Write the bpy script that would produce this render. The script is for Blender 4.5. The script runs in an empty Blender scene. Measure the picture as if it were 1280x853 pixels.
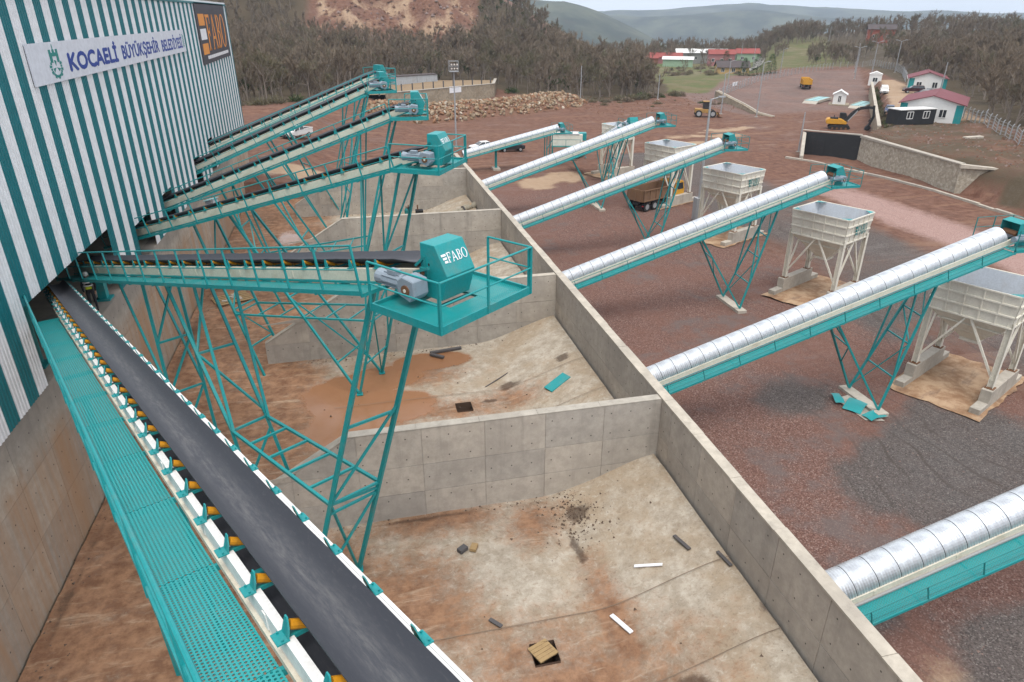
import bpy, bmesh, math, random
import numpy as np
from mathutils import Vector, Matrix, Euler, noise
random.seed(7); rng = np.random.default_rng(11)
S = bpy.context.scene; COL = S.collection
PI = math.pi; R = math.radians

# ---------------------------------------------------------------- camera, sky, sun, exposure
cam = bpy.data.cameras.new('camera'); camo = bpy.data.objects.new('camera', cam); COL.objects.link(camo)
camo.location = (0, 0, 18); camo.rotation_euler = (R(90 - 25.5), 0, R(-13.1))
cam.sensor_width = 36; cam.lens = 24.02; cam.clip_start = .1; cam.clip_end = 20000
S.camera = camo
W = bpy.data.worlds.new('World'); S.world = W; W.use_nodes = True
nt = W.node_tree; nt.nodes.clear()
sky = nt.nodes.new('ShaderNodeTexSky'); sky.sky_type = 'NISHITA'; sky.sun_disc = False
SUN_EL, SUN_AZ = R(68), R(186)            # azimuth measured from +Y towards +X
sky.sun_elevation = SUN_EL; sky.sun_rotation = SUN_AZ
sky.air_density = .55; sky.dust_density = 3.0; sky.ozone_density = 1.0; sky.altitude = 200
ov = nt.nodes.new('ShaderNodeMix'); ov.data_type = 'RGBA'; ov.inputs[0].default_value = .86
ov.inputs[7].default_value = (7.4, 7.6, 8.0, 1)     # even overcast layer over the clear sky
bg = nt.nodes.new('ShaderNodeBackground'); bg.inputs[1].default_value = .105
wo = nt.nodes.new('ShaderNodeOutputWorld')
nt.links.new(sky.outputs[0], ov.inputs[6]); nt.links.new(ov.outputs[2], bg.inputs[0]); nt.links.new(bg.outputs[0], wo.inputs[0])
sun = bpy.data.lights.new('sun', 'SUN'); suno = bpy.data.objects.new('sun', sun); COL.objects.link(suno)
sun.energy = 1.5; sun.angle = R(32); sun.color = (1, .96, .9)
sd = Vector((math.sin(SUN_AZ) * math.cos(SUN_EL), math.cos(SUN_AZ) * math.cos(SUN_EL), math.sin(SUN_EL)))
suno.rotation_euler = sd.to_track_quat('Z', 'Y').to_euler(); suno.location = (0, 0, 60)
S.view_settings.view_transform = 'Standard'; S.view_settings.look = 'None'
S.view_settings.exposure = .92; S.view_settings.gamma = 1
S.cycles.max_bounces = 6; S.cycles.transparent_max_bounces = 24; S.cycles.volume_bounces = 0

# ---------------------------------------------------------------- mesh helpers
class MB:
    def __init__(s): s.v = []; s.f = []; s.m = []; s.mi = 0
    def add(s, vs, fs):
        o = len(s.v); s.v += [tuple(v) for v in vs]
        for f in fs: s.f.append(tuple(i + o for i in f)); s.m.append(s.mi)
        return s
    def box(s, x0, x1, y0, y1, z0, z1):
        v = [(x, y, z) for z in (z0, z1) for y in (y0, y1) for x in (x0, x1)]
        return s.add(v, [(0, 2, 3, 1), (4, 5, 7, 6), (0, 1, 5, 4), (2, 6, 7, 3), (0, 4, 6, 2), (1, 3, 7, 5)])
    def bar(s, p, q, w, h=None, up=(0, 0, 1)):
        p = Vector(p); q = Vector(q); h = h or w; d = (q - p).normalized(); u = Vector(up)
        if abs(d.dot(u)) > .98: u = Vector((0, 1, 0)) if abs(d.y) < .9 else Vector((1, 0, 0))
        a = d.cross(u).normalized() * w / 2; b = a.cross(d).normalized() * h / 2
        v = [e + i * a + j * b for e in (p, q) for i, j in ((-1, -1), (1, -1), (1, 1), (-1, 1))]
        return s.add(v, [(3, 2, 1, 0), (4, 5, 6, 7), (0, 1, 5, 4), (1, 2, 6, 5), (2, 3, 7, 6), (3, 0, 4, 7)])
    def tube(s, p, q, r, n=8, r2=None, cap=True):
        p = Vector(p); q = Vector(q); r2 = r if r2 is None else r2; d = (q - p).normalized()
        a = d.orthogonal().normalized(); b = d.cross(a)
        v = []
        for e, rr in ((p, r), (q, r2)):
            for i in range(n):
                t = 2 * PI * i / n; v.append(e + (a * math.cos(t) + b * math.sin(t)) * rr)
        f = [(i, (i + 1) % n, n + (i + 1) % n, n + i) for i in range(n)]
        if cap: f += [tuple(range(n - 1, -1, -1)), tuple(range(n, 2 * n))]
        return s.add(v, f)
    def path(s, pts, r, n=6):
        for p, q in zip(pts, pts[1:]): s.tube(p, q, r, n)
        return s
    def ext(s, poly, vec):              # closed 3D polygon swept along vec
        n = len(poly); vec = Vector(vec); a = [Vector(p) for p in poly]; b = [p + vec for p in a]
        nn = sum((a[i].cross(a[(i + 1) % n]) for i in range(n)), Vector())
        f = [(i, (i + 1) % n, n + (i + 1) % n, n + i) for i in range(n)] + [tuple(range(n - 1, -1, -1)), tuple(range(n, 2 * n))]
        if nn.dot(vec) < 0: f = [tuple(reversed(q)) for q in f]
        return s.add(a + b, f)
    def strip(s, A, B):                 # quads between two polylines
        n = len(A); return s.add(list(A) + list(B), [(i, i + 1, n + i + 1, n + i) for i in range(n - 1)])
    def xf(s, M, start=0):
        for i in range(start, len(s.v)): s.v[i] = tuple(M @ Vector(s.v[i]))
        return s
    def mesh(s, name, mats, smooth=False):
        me = bpy.data.meshes.new(name); me.from_pydata(s.v, [], s.f)
        for m in (mats if isinstance(mats, (list, tuple)) else [mats]): me.materials.append(m)
        if any(s.m): me.polygons.foreach_set('material_index', s.m)
        if smooth: me.polygons.foreach_set('use_smooth', [True] * len(s.f))
        me.update(); return me
def link(name, data, parent=None, loc=None, rot=None, scale=None):
    o = bpy.data.objects.new(name, data); COL.objects.link(o)
    if parent: o.parent = parent
    if loc is not None: o.location = loc
    if rot is not None: o.rotation_euler = rot
    if scale is not None: o.scale = scale
    return o
def part(name, g, mat, parent, loc=None, rot=None, smooth=False, label=None, scale=None):
    me = g.mesh(name, mat, smooth) if isinstance(g, MB) else g
    o = link(name, me, parent, loc, rot, scale)
    if label: o['label'] = label
    return o
def tag(o, label, cat, group=None):
    o['label'] = label; o['category'] = cat
    if group: o['group'] = group
    return o
def thing(name, label, cat, loc=(0, 0, 0), rot=(0, 0, 0), group=None):
    return tag(link(name, None, None, loc, rot), label, cat, group)
def struct(name, g, mat, parent=None, smooth=False):
    o = part(name, g, mat, parent, smooth=smooth); o['kind'] = 'structure'; return o
def copy_tree(o, parent=None):
    c = o.copy(); COL.objects.link(c)
    if parent: c.parent = parent
    for ch in list(o.children): copy_tree(ch, c)
    return c
def bevel(me, w, seg=1):
    bm = bmesh.new(); bm.from_mesh(me)
    bmesh.ops.remove_doubles(bm, verts=bm.verts, dist=1e-5)
    bmesh.ops.bevel(bm, geom=[e for e in bm.edges if e.is_manifold and e.calc_face_angle(0) > .5], offset=w, segments=seg, affect='EDGES', clamp_overlap=True)
    bm.to_mesh(me); bm.free(); return me

# ---------------------------------------------------------------- materials
class NT:
    def __init__(s, name):
        s.m = bpy.data.materials.new(name); s.m.use_nodes = True; s.t = s.m.node_tree; s.t.nodes.clear()
        s.out = s.n('ShaderNodeOutputMaterial'); s.b = s.n('ShaderNodeBsdfPrincipled'); s.l(s.b.outputs[0], s.out.inputs[0])
        s.tc = s.n('ShaderNodeTexCoord')
    def n(s, t, **k):
        x = s.t.nodes.new(t)
        for a, b in k.items(): setattr(x, a, b)
        return x
    def l(s, a, b): s.t.links.new(a, b)
    def set(s, i, v):
        if hasattr(v, 'is_output'): s.l(v, i)
        else: i.default_value = (*v, 1) if isinstance(v, tuple) and len(v) == 3 and i.type == 'RGBA' else v
    def noise(s, scale, vec=None, detail=5, rough=.6, dist=0):
        x = s.n('ShaderNodeTexNoise'); x.inputs['Scale'].default_value = scale; x.inputs['Detail'].default_value = detail
        x.inputs['Roughness'].default_value = rough; x.inputs['Distortion'].default_value = dist
        s.l(vec or s.tc.outputs['Object'], x.inputs['Vector']); return x.outputs['Fac']
    def vor(s, scale, vec=None, out='Color'):
        x = s.n('ShaderNodeTexVoronoi'); x.inputs['Scale'].default_value = scale; s.l(vec or s.tc.outputs['Object'], x.inputs['Vector']); return x.outputs[out]
    def scl(s, v, vec=None, loc=(0, 0, 0)):
        x = s.n('ShaderNodeMapping'); x.inputs['Scale'].default_value = v; x.inputs['Location'].default_value = loc
        s.l(vec or s.tc.outputs['Object'], x.inputs['Vector']); return x.outputs[0]
    def ss(s, v, a, b):
        x = s.n('ShaderNodeMapRange', interpolation_type='SMOOTHSTEP'); s.set(x.inputs[0], v); x.inputs[1].default_value = a; x.inputs[2].default_value = b; return x.outputs[0]
    def ma(s, op, a, b=0.):
        x = s.n('ShaderNodeMath', operation=op); s.set(x.inputs[0], a); s.set(x.inputs[1], b); return x.outputs[0]
    def mix(s, f, a, b, mode='MIX'):
        x = s.n('ShaderNodeMix', data_type='RGBA', blend_type=mode); s.set(x.inputs[0], f); s.set(x.inputs[6], a); s.set(x.inputs[7], b); return x.outputs[2]
    def bump(s, h, strength=.3, dist=.02):
        x = s.n('ShaderNodeBump'); x.inputs['Strength'].default_value = strength; x.inputs['Distance'].default_value = dist; s.l(h, x.inputs['Height']); s.l(x.outputs[0], s.b.inputs['Normal'])
    def fin(s, col, rough=.7, metal=0.):
        s.set(s.b.inputs['Base Color'], col); s.set(s.b.inputs['Roughness'], rough); s.set(s.b.inputs['Metallic'], metal)
        if hasattr(rough, 'is_output') and not metal: pass
        elif not metal and rough > .7: s.b.inputs['Specular IOR Level'].default_value = .12
        return s.m
def paint(name, c, rough=.45, dirt=(.16, .11, .08), amt=.35, scale=2.2, metal=0., spec=.4):
    t = NT(name); n = t.noise(scale); n2 = t.noise(scale * 9, detail=3)
    d = t.ma('MULTIPLY', t.ss(n, .48, .78), amt)
    col = t.mix(d, t.mix(t.ss(n2, .3, .75), tuple(x * .86 for x in c), c), dirt)
    n3 = t.noise(scale * 17, detail=2); col = t.mix(t.ma('MULTIPLY', t.ss(n3, .66, .78), amt * .8), col, tuple(.5 * x + .5 * y for x, y in zip(dirt, (.12, .08, .055))))
    t.bump(n2, .12, .004); t.b.inputs['Specular IOR Level'].default_value = spec
    return t.fin(col, t.ma('ADD', rough, t.ma('MULTIPLY', n, .2)), metal)
M = {}
M['teal'] = paint('teal_paint', (.008, .255, .265), .38, (.10, .21, .195), .55)
M['teal_dark'] = paint('teal_steel', (.008, .19, .195), .45, (.09, .14, .12), .5)
M['clad_teal'] = paint('teal_cladding', (.004, .145, .17), .42, (.02, .17, .185), .3, .3)
M['clad_white'] = paint('white_cladding', (.74, .75, .77), .42, (.60, .60, .62), .3, .3)
M['cream'] = paint('cream_steel', (.62, .58, .48), .5, (.34, .25, .16), .45, 1.4)
M['hopper'] = paint('hopper_cream', (.71, .68, .59), .55, (.46, .39, .30), .5, 1.2)
M['hopper_in'] = paint('hopper_lining', (.60, .64, .70), .55, (.45, .42, .4), .4, 1.0)
M['white'] = paint('white_paint', (.74, .74, .72), .4, (.45, .4, .34), .25, 2)
M['yellow'] = paint('yellow_roller', (.62, .27, .012), .45, (.15, .08, .03), .5, 6)
M['machine_yellow'] = paint('machine_yellow', (.58, .29, .02), .5, (.22, .13, .07), .45, 2)
M['grey_metal'] = paint('motor_grey', (.23, .28, .33), .42, (.16, .14, .12), .3, 5)
M['dark'] = paint('dark_rubber', (.018, .018, .02), .75, (.07, .055, .045), .4, 3)
M['black'] = paint('black_panel', (.015, .016, .018), .6, (.05, .045, .04), .4, 1.5)
M['rust'] = paint('rusty_steel', (.16, .075, .035), .75, (.07, .04, .03), .5, 5)
M['truck_bed'] = paint('dusty_tipper_bed', (.20, .115, .065), .75, (.12, .08, .055), .6, 1.5)
M['maroon'] = paint('maroon_roof', (.16, .035, .045), .6, (.1, .05, .05), .4, .6)
M['red_roof'] = paint('red_roof', (.26, .06, .05), .7, (.14, .06, .05), .5, .3)
M['red'] = paint('red_paint', (.4, .02, .03), .4, (.15, .05, .04), .3, 2)
M['blue'] = paint('navy_print', (.012, .045, .27), .5, (.03, .07, .3), .2, 2)
M['banner'] = paint('banner_white', (.64, .66, .72), .5, (.5, .5, .55), .3, .4)
M['banner_dark'] = paint('banner_charcoal', (.035, .034, .045), .5, (.06, .06, .07), .5, .25)
M['orange'] = paint('print_orange', (.72, .27, .035), .5, (.5, .2, .04), .3, .5)
M['print_white'] = paint('print_white', (.78, .78, .8), .5, (.6, .6, .62), .2, 1)
M['print_teal'] = paint('print_teal', (.01, .21, .19), .5, (.02, .15, .14), .2, 1)
M['wood'] = paint('weathered_wood', (.34, .23, .11), .8, (.2, .13, .07), .6, 6)
M['wood_dark'] = paint('dark_board', (.085, .08, .082), .8, (.14, .11, .09), .5, 6)
M['pipe_grey'] = paint('galvanised_pole', (.36, .37, .38), .45, (.26, .25, .24), .3, 2, .3)
M['car_white'] = paint('car_white', (.72, .72, .7), .25, (.4, .33, .27), .3, 1)
M['car_blue'] = paint('car_blue', (.03, .055, .14), .25, (.1, .09, .08), .3, 1)
M['car_red'] = paint('car_maroon', (.05, .012, .016), .25, (.1, .08, .07), .3, 1)
M['tyre'] = paint('tyre', (.02, .02, .021), .85, (.11, .08, .06), .5, 5)
M['skin'] = paint('skin', (.42, .24, .17), .55, (.36, .2, .15), .3, 9)
M['jacket'] = paint('dark_jacket', (.018, .02, .026), .8, (.05, .045, .04), .3, 5)
M['trousers'] = paint('dark_trousers', (.03, .032, .04), .85, (.08, .07, .06), .3, 5)
M['hivis'] = paint('hi_vis_yellow', (.5, .6, .03), .7, (.3, .3, .05), .3, 5)
M['helmet'] = paint('helmet_white', (.7, .7, .66), .35, (.5, .45, .4), .2, 5)
M['village_green'] = paint('green_plaster', (.30, .42, .29), .8, (.25, .28, .2), .4, .3)
M['village_pink'] = paint('pink_plaster', (.38, .17, .17), .8, (.25, .14, .13), .4, .3)
M['village_ochre'] = paint('ochre_plaster', (.48, .32, .14), .8, (.3, .22, .12), .4, .3)
M['village_grey'] = paint('grey_plaster', (.3, .3, .28), .8, (.2, .18, .15), .4, .3)
M['roof_grey'] = paint('grey_tile_roof', (.075, .06, .06), .8, (.14, .1, .09), .4, .5)
M['brick_red'] = paint('red_brick', (.3, .09, .06), .85, (.2, .1, .08), .4, .4)
def mk_glass():
    t = NT('window_glass'); t.b.inputs['Specular IOR Level'].default_value = .8
    return t.fin((.02, .025, .03), .06)
M['glass'] = mk_glass()
def mk_lamp():
    t = NT('lamp_lens'); return t.fin((.55, .5, .45), .15)
M['lens'] = mk_lamp()
def mk_cover():
    t = NT('galvanised_cover'); n = t.noise(1.6); st = t.noise(2., t.scl((1.2, 1, 1)), 3)
    n2 = t.noise(14, detail=3)
    col = t.mix(t.ss(st, .35, .7), (.68, .71, .73), (.48, .50, .53)); col = t.mix(t.ma('MULTIPLY', t.ss(n, .5, .75), .3), col, (.42, .38, .34))
    return t.fin(col, t.ma('ADD', .42, t.ma('MULTIPLY', n2, .1)), .8)
M['cover'] = mk_cover()
def mk_belt():
    t = NT('belt_rubber'); o = t.tc.outputs['Object']
    sx = t.n('ShaderNodeSeparateXYZ'); t.l(o, sx.inputs[0])
    wob = t.noise(.35, t.scl((1, .2, .2)), 3)
    cy = t.ma('ABSOLUTE', t.ma('ADD', sx.outputs[1], t.ma('MULTIPLY', t.ma('SUBTRACT', wob, .5), .25)))
    cen = t.ss(cy, .24, .0); st = t.noise(5., t.scl((.5, 4, 4)), 10, .75); fine = t.noise(26, t.scl((.35, 1.5, 1)), 4)
    f = t.ma('MULTIPLY', cen, t.ss(st, .36, .72)); f2 = t.ma('MULTIPLY', t.ss(fine, .5, .8), .35)
    col = t.mix(t.ma('MULTIPLY', f, .55), (.036, .039, .049), (.16, .155, .15)); col = t.mix(f2, col, (.095, .094, .10)); t.bump(fine, .2, .003)
    return t.fin(col, .62)
M['belt'] = mk_belt()
def mk_grate():
    t = NT('punched_walkway'); o = t.tc.outputs['Object']
    sx = t.n('ShaderNodeSeparateXYZ'); t.l(o, sx.inputs[0])
    p = .054
    x = t.ma('DIVIDE', sx.outputs[0], p); y = t.ma('DIVIDE', sx.outputs[1], p * .86)
    row = t.ma('FLOOR', y); odd = t.ma('MULTIPLY', t.ma('MODULO', t.ma('ABSOLUTE', row), 2.), .5)
    fx = t.ma('SUBTRACT', t.ma('FRACT', t.ma('ADD', t.ma('ADD', x, odd), 500.)), .5); fy = t.ma('SUBTRACT', t.ma('FRACT', t.ma('ADD', y, 500.)), .5)
    r = t.ma('SQRT', t.ma('ADD', t.ma('MULTIPLY', fx, fx), t.ma('MULTIPLY', fy, fy)))
    hole = t.ss(r, .345, .27)
    n = t.noise(1.3); n2 = t.noise(7)
    col = t.mix(t.ma('MULTIPLY', t.ss(n, .45, .75), .5), (.008, .29, .295), (.05, .27, .26)); col = t.mix(t.ma('MULTIPLY', t.ss(n2, .55, .8), .25), col, (.16, .2, .17))
    t.fin(col, .45)
    tr = t.n('ShaderNodeBsdfTransparent'); mx = t.n('ShaderNodeMixShader'); t.l(hole, mx.inputs[0]); t.l(t.b.outputs[0], mx.inputs[1]); t.l(tr.outputs[0], mx.inputs[2]); t.l(mx.outputs[0], t.out.inputs[0])
    return t.m
M['grate'] = mk_grate()
def mk_conc(name, base, rust=.0, ties=True, axis=1):
    t = NT(name); n = t.noise(.35, detail=6); n2 = t.noise(2.3, detail=6, rough=.7); n3 = t.noise(22, detail=4)
    st = t.noise(1., t.scl((1.6, 1.6, .12)), 6, .65); sx = t.n('ShaderNodeSeparateXYZ'); t.l(t.tc.outputs['Object'], sx.inputs[0])
    oi = t.n('ShaderNodeObjectInfo'); pv = t.ss(oi.outputs['Random'], 0, 1); base2 = t.mix(pv, tuple(c * .93 for c in base), tuple(c * k for c, k in zip(base, (1.13, 1.10, 1.06)))); col = t.mix(t.ss(n2, .3, .72), t.mix(.24, base2, (0, 0, 0)), base2); col = t.mix(t.ma('MULTIPLY', t.ss(n, .42, .68), .55), col, tuple(c * .68 for c in (base[0], base[1] * .98, base[2] * .97)))
    col = t.mix(t.ma('MULTIPLY', t.ss(st, .52, .74), .35), col, (.15, .135, .12)); col = t.mix(t.ma('MULTIPLY', t.ss(n3, .58, .8), .3), col, (.2, .185, .17))
    if rust:
        rs = t.noise(1., t.scl((1.1, 1.1, .07), loc=(3, 5, 1)), 7, .7); low = t.ss(t.ma('ADD', sx.outputs[2], t.ma('MULTIPLY', n2, 1.2)), 5.9, 4.6)
        col = t.mix(t.ma('MULTIPLY', t.ma('MULTIPLY', t.ss(rs, .30, .66), low), rust), col, (.36, .21, .115)); col = t.mix(t.ma('MULTIPLY', t.ss(sx.outputs[2], 5.0, 5.6), .35), col, (.17, .16, .155))
    if ties:
        a = t.ma('FRACT', t.ma('ADD', t.ma('DIVIDE', sx.outputs[axis], .82), 100.31)); b = t.ma('FRACT', t.ma('ADD', t.ma('DIVIDE', sx.outputs[2], .92), 50.55))
        da = t.ma('MULTIPLY', t.ma('SUBTRACT', a, .5), .82); db = t.ma('MULTIPLY', t.ma('SUBTRACT', b, .5), .92)
        d = t.ma('SQRT', t.ma('ADD', t.ma('MULTIPLY', da, da), t.ma('MULTIPLY', db, db)))
        col = t.mix(t.ma('MULTIPLY', t.ss(d, .036, .02), .85), col, (.035, .03, .027))
    t.bump(t.ma('ADD', n3, n2), .25, .012)
    return t.fin(col, .88)
M['conc_y'] = mk_conc('cast_concrete_long', (.43, .39, .345), axis=1)
M['conc_x'] = mk_conc('cast_concrete_cross', (.43, .395, .35), axis=0)
M['conc_rust'] = mk_conc('cast_concrete_stained', (.40, .36, .31), rust=.8, axis=1)
M['conc'] = mk_conc('plain_concrete', (.44, .405, .35), ties=False)
def mk_stone(name, c1, c2, scale):
    t = NT(name); v = t.n('ShaderNodeTexVoronoi'); v.inputs['Scale'].default_value = scale; t.l(t.tc.outputs['Object'], v.inputs['Vector'])
    e = t.n('ShaderNodeTexVoronoi', feature='DISTANCE_TO_EDGE'); e.inputs['Scale'].default_value = scale; t.l(t.tc.outputs['Object'], e.inputs['Vector'])
    col = t.mix(t.ss(v.outputs['Color'], .1, .9), c1, c2); ed = t.ss(e.outputs[0], .0, .07); col = t.mix(ed, (.3, .28, .24), col)
    n = t.noise(.4); col = t.mix(t.ma('MULTIPLY', t.ss(n, .5, .7), .4), col, (.2, .15, .1))
    t.bump(ed, .6, .06); return t.fin(col, .9)
M['stone'] = mk_stone('rubble_stone', (.31, .27, .21), (.47, .42, .34), 3.4)
M['stone_tan'] = mk_stone('tan_stone', (.26, .21, .15), (.36, .3, .22), 2.3)
def mk_rocks():
    t = NT('broken_rock'); oi = t.n('ShaderNodeObjectInfo'); geo = t.n('ShaderNodeNewGeometry')
    rnd = t.ma('FRACT', t.ma('ADD', oi.outputs['Random'], geo.outputs['Random Per Island']))
    n = t.noise(1.5); col = t.mix(t.ss(rnd, .0, .5), (.34, .28, .21), (.23, .16, .10)); col = t.mix(t.ss(rnd, .5, .65), col, (.24, .12, .07)); col = t.mix(t.ss(rnd, .92, .95), col, (.5, .45, .38))
    col = t.mix(t.ma('MULTIPLY', n, .5), col, (.26, .18, .11)); t.bump(t.noise(6), .5, .05); return t.fin(col, .9)
M['rock'] = mk_rocks()
def mk_bark(name, c, c2):
    t = NT(name); oi = t.n('ShaderNodeObjectInfo'); geo = t.n('ShaderNodeNewGeometry')
    col = t.mix(oi.outputs['Random'], c, c2); col = t.mix(t.ma('MULTIPLY', geo.outputs['Random Per Island'], .6), col, tuple(x * 1.7 for x in c2))
    return t.fin(col, .9)
M['pit_shade'] = paint('pit_shade', (.09, .055, .038), .9, (.05, .03, .02), .5, 2)  # dark brown painted in so the drain pits look shaded
M['joint'] = paint('joint_dirt', (.19, .14, .10), .9, (.11, .075, .05), .7, 1.2)
M['loader_yellow'] = paint('worn_yellow', (.36, .21, .06), .6, (.16, .1, .06), .7, 2)
M['bark'] = mk_bark('tree_bark', (.13, .105, .085), (.19, .16, .135))
M['twig'] = mk_bark('bare_twigs', (.096, .074, .052), (.165, .130, .095))
M['twig_green'] = mk_bark('ivy_twigs', (.085, .08, .045), (.125, .11, .07))
M['leaf'] = mk_bark('evergreen_leaves', (.028, .045, .016), (.055, .075, .028))
M['conifer'] = mk_bark('conifer_needles', (.03, .06, .018), (.05, .085, .025))
M['farwood'] = mk_bark('far_wood', (.05, .055, .04), (.075, .07, .055))
# ---------------------------------------------------------------- terrain
def sm(a, b, v):
    t = max(0., min(1., (v - a) / (b - a))); return t * t * (3 - 2 * t)
XL = [(-60, 72), (40, 72.2), (71, 73.6), (93, 75.6), (97, 79), (100, 85), (102.5, 88), (168.8, 139.3), (260, 205), (900, 640)]
def xline(y):
    for (a, xa), (b, xb) in zip(XL, XL[1:]):
        if y <= b: return xa + (xb - xa) * (y - a) / (b - a)
    return XL[-1][1]
def dright(x, y): return (x - 92) * .862 - (y - 79) * .507
def T(x, y):
    r = x / max(y, 20.); d = math.hypot(x, y)
    if y < 77.5 and -11.2 < x < 11.7: return -2.2
    z = -2.2 * (sm(3, 17, x) if y > 77.5 else 1.)
    if y < 77.5 and x < 0: z = -2.2
    z += 2.2 * sm(50, 86, y) * (1 - sm(-9, -1, x)) * (1 - sm(150, 180, y))
    z += 2.2 * sm(140, 240, y) * sm(30, 60, x)
    z += (3.5 - 2.2 * sm(140, 240, y)) * sm(0, 2.6, x - xline(y)) * (1 - sm(210, 280, y))
    z += 4.5 * sm(2, 60, dright(x, y)) * (1 - sm(500, 800, d))
    f = 1 - sm(.17, .36, r)
    if y > 150: z += f * (6 * sm(165, 300, y) + 23 * sm(298, 345, y) + 8 * sm(345, 600, y))
    z -= 4.5 * sm(200, 300, y) * sm(.30, .38, r) * (1 - sm(.60, .66, r))
    z += 6 * sm(300, 480, d) * sm(.58, .68, r) * (1 - sm(.80, 1.0, r) * .3)
    z -= 70 * sm(560, 1100, d) * (1 - f * (1 - sm(600, 1300, d)))
    return z
def nz(x, y, s, o=0.): return noise.noise(Vector((x / s, y / s, o)))
def quarry(x, y):
    r = x / max(y, 20.); r += .012 * nz(x, y, 18, 4)
    return sm(-.05, -.02, r) * (1 - sm(.175, .2, r)) * sm(288, 297, y + 8 * nz(x, y, 25, 2)) * (1 - sm(352, 362, y))
def in_poly(x, y, P):
    c = False
    for (x0, y0), (x1, y1) in zip(P, P[1:] + P[:1]):
        if (y0 > y) != (y1 > y) and x < (x1 - x0) * (y - y0) / (y1 - y0) + x0: c = not c
    return c
TL = [(-60, 146), (-16, 147), (-4, 158), (9, 206), (40, 206), (47, 182), (52.5, 174), (64, 169), (82, 178), (94, 182)]   # front edge of the wood
def tl(x):
    if x <= TL[0][0]: return TL[0][1]
    for (a, ya), (b, yb) in zip(TL, TL[1:]):
        if x <= b: return ya + (yb - ya) * (x - a) / (b - a)
    return 1e9
def masks(x, y):
    """grass, dark gravel, pale sand and painted wet light | red gravel, pink road, leaf litter"""
    r = x / max(y, 20.); d = math.hypot(x, y); n = nz(x, y, 9) * .5 + nz(x, y, 3.1, 7) * .3
    g = dk = pl = rg = pk = lt = 0.
    if x > 11 and y < 100: rg = 1 - sm(34, 40, x + 3 * n) * .85 - sm(80, 95, y)
    blob = lambda bx, by, rx, ry: max(0., 1 - ((x - bx) / rx) ** 2 - ((y - by) / ry) ** 2)
    dk = max(blob(25, 21, 5, 5) * 1.3, blob(31, 20, 8, 9) * 1.1, blob(20, 9, 6, 5) * 1.2, blob(16, 15.5, 3, 2.5) * 1.2, blob(24, 30, 4, 3) * .9, blob(37, 37, 7, 9) * .5, blob(22, 13.5, 6, 2.5) * .8)
    if dk > 0: dk = sm(.25, .75, dk + n * 1.1 + .35 * nz(x, y, 2.1, 4))
    if x > 30 and y < 105: lane = sm(36, 42, x) * (1 - sm(51, 55, x - (y - 60) * .05)); dk = max(dk, lane * (.75 + .5 * n))
    pk = sm(54.5, 57, x - (y - 60) * .05 + 2 * n) * (1 - sm(61, 65, x)) * (1 - sm(70, 88, y)) * .85
    if y > 135 and x > 85: up = (1 - sm(0, 3, x - xline(y) + 2)) * sm(135, 150, y) * (1 - sm(225, 245, y)); dk = max(dk, up * (.45 + .3 * n)); pk = max(pk, up * .45)
    pl = max(blob(28, 91, 5, 4), blob(24, 88, 3, 5), blob(-4, 84, 9, 5) * 1.2, blob(16, 30.5, 1.2, 3) * .5, blob(18, 12.2, 2.4, 1.5) * .5, blob(66, 118, 14, 3) * .5, blob(75, 125, 12, 4) * .5, blob(58, 112, 10, 2.) * .5)  # trailing wide blobs: pale wet light painted into the soil colour
    pl = sm(.2, .7, pl + n * .9 + .3 * nz(x, y, 2.2, 9)) if pl > 0 else 0.
    q = quarry(x, y) if y > 270 else 0.
    if q > 0: pl = max(pl, q * max(0., min(.75, .25 + .9 * nz(x, y, 8, 3) + .6 * nz(x, y, 3.5, 1)))); dk = max(dk, q * max(0., .5 * nz(x, y, 11, 6)))
    if y > 101 and x - xline(y) > 2 and dright(x, y) < 3 and y < 178: pl = max(pl, sm(2, 3.5, x - xline(y)) * .9)
    if r > .36 and r < .62 and y > 180: g = sm(180, 186, y + 3 * n) * (1 - sm(0, 4, x - (95.7 + (y - 173.5) * .72) + 6)) + sm(300, 330, d)
    if y > 232 and r >= .55: g = max(g, sm(236, 250, y - (x - 160) * .15) * .8)
    if d > 520: g = max(g, .55 + .6 * nz(x, y, 90, 3))
    if r < .47 and y > tl(x) - 2: lt = sm(0, 5, y - tl(x) + 3 * n) * (1 - quarry(x, y))
    if dright(x, y) > 1: lt = max(lt, sm(1, 5, dright(x, y)) * .9)
    if y < 104 and x - xline(y) > .5 and dright(x, y) < 2: lt = max(lt, .62 + .5 * nz(x, y, 6, 2) + .3 * nz(x, y, 2.4, 5)); pl = max(pl, (.1 + .9 * nz(x, y, 4.5, 8)) * sm(92, 72, y) if 0 else max(0., .75 * nz(x, y, 4, 8)))
    c = lambda v: max(0., min(1., v))
    return c(g), c(dk), c(pl), c(rg), c(pk), c(lt)
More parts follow.
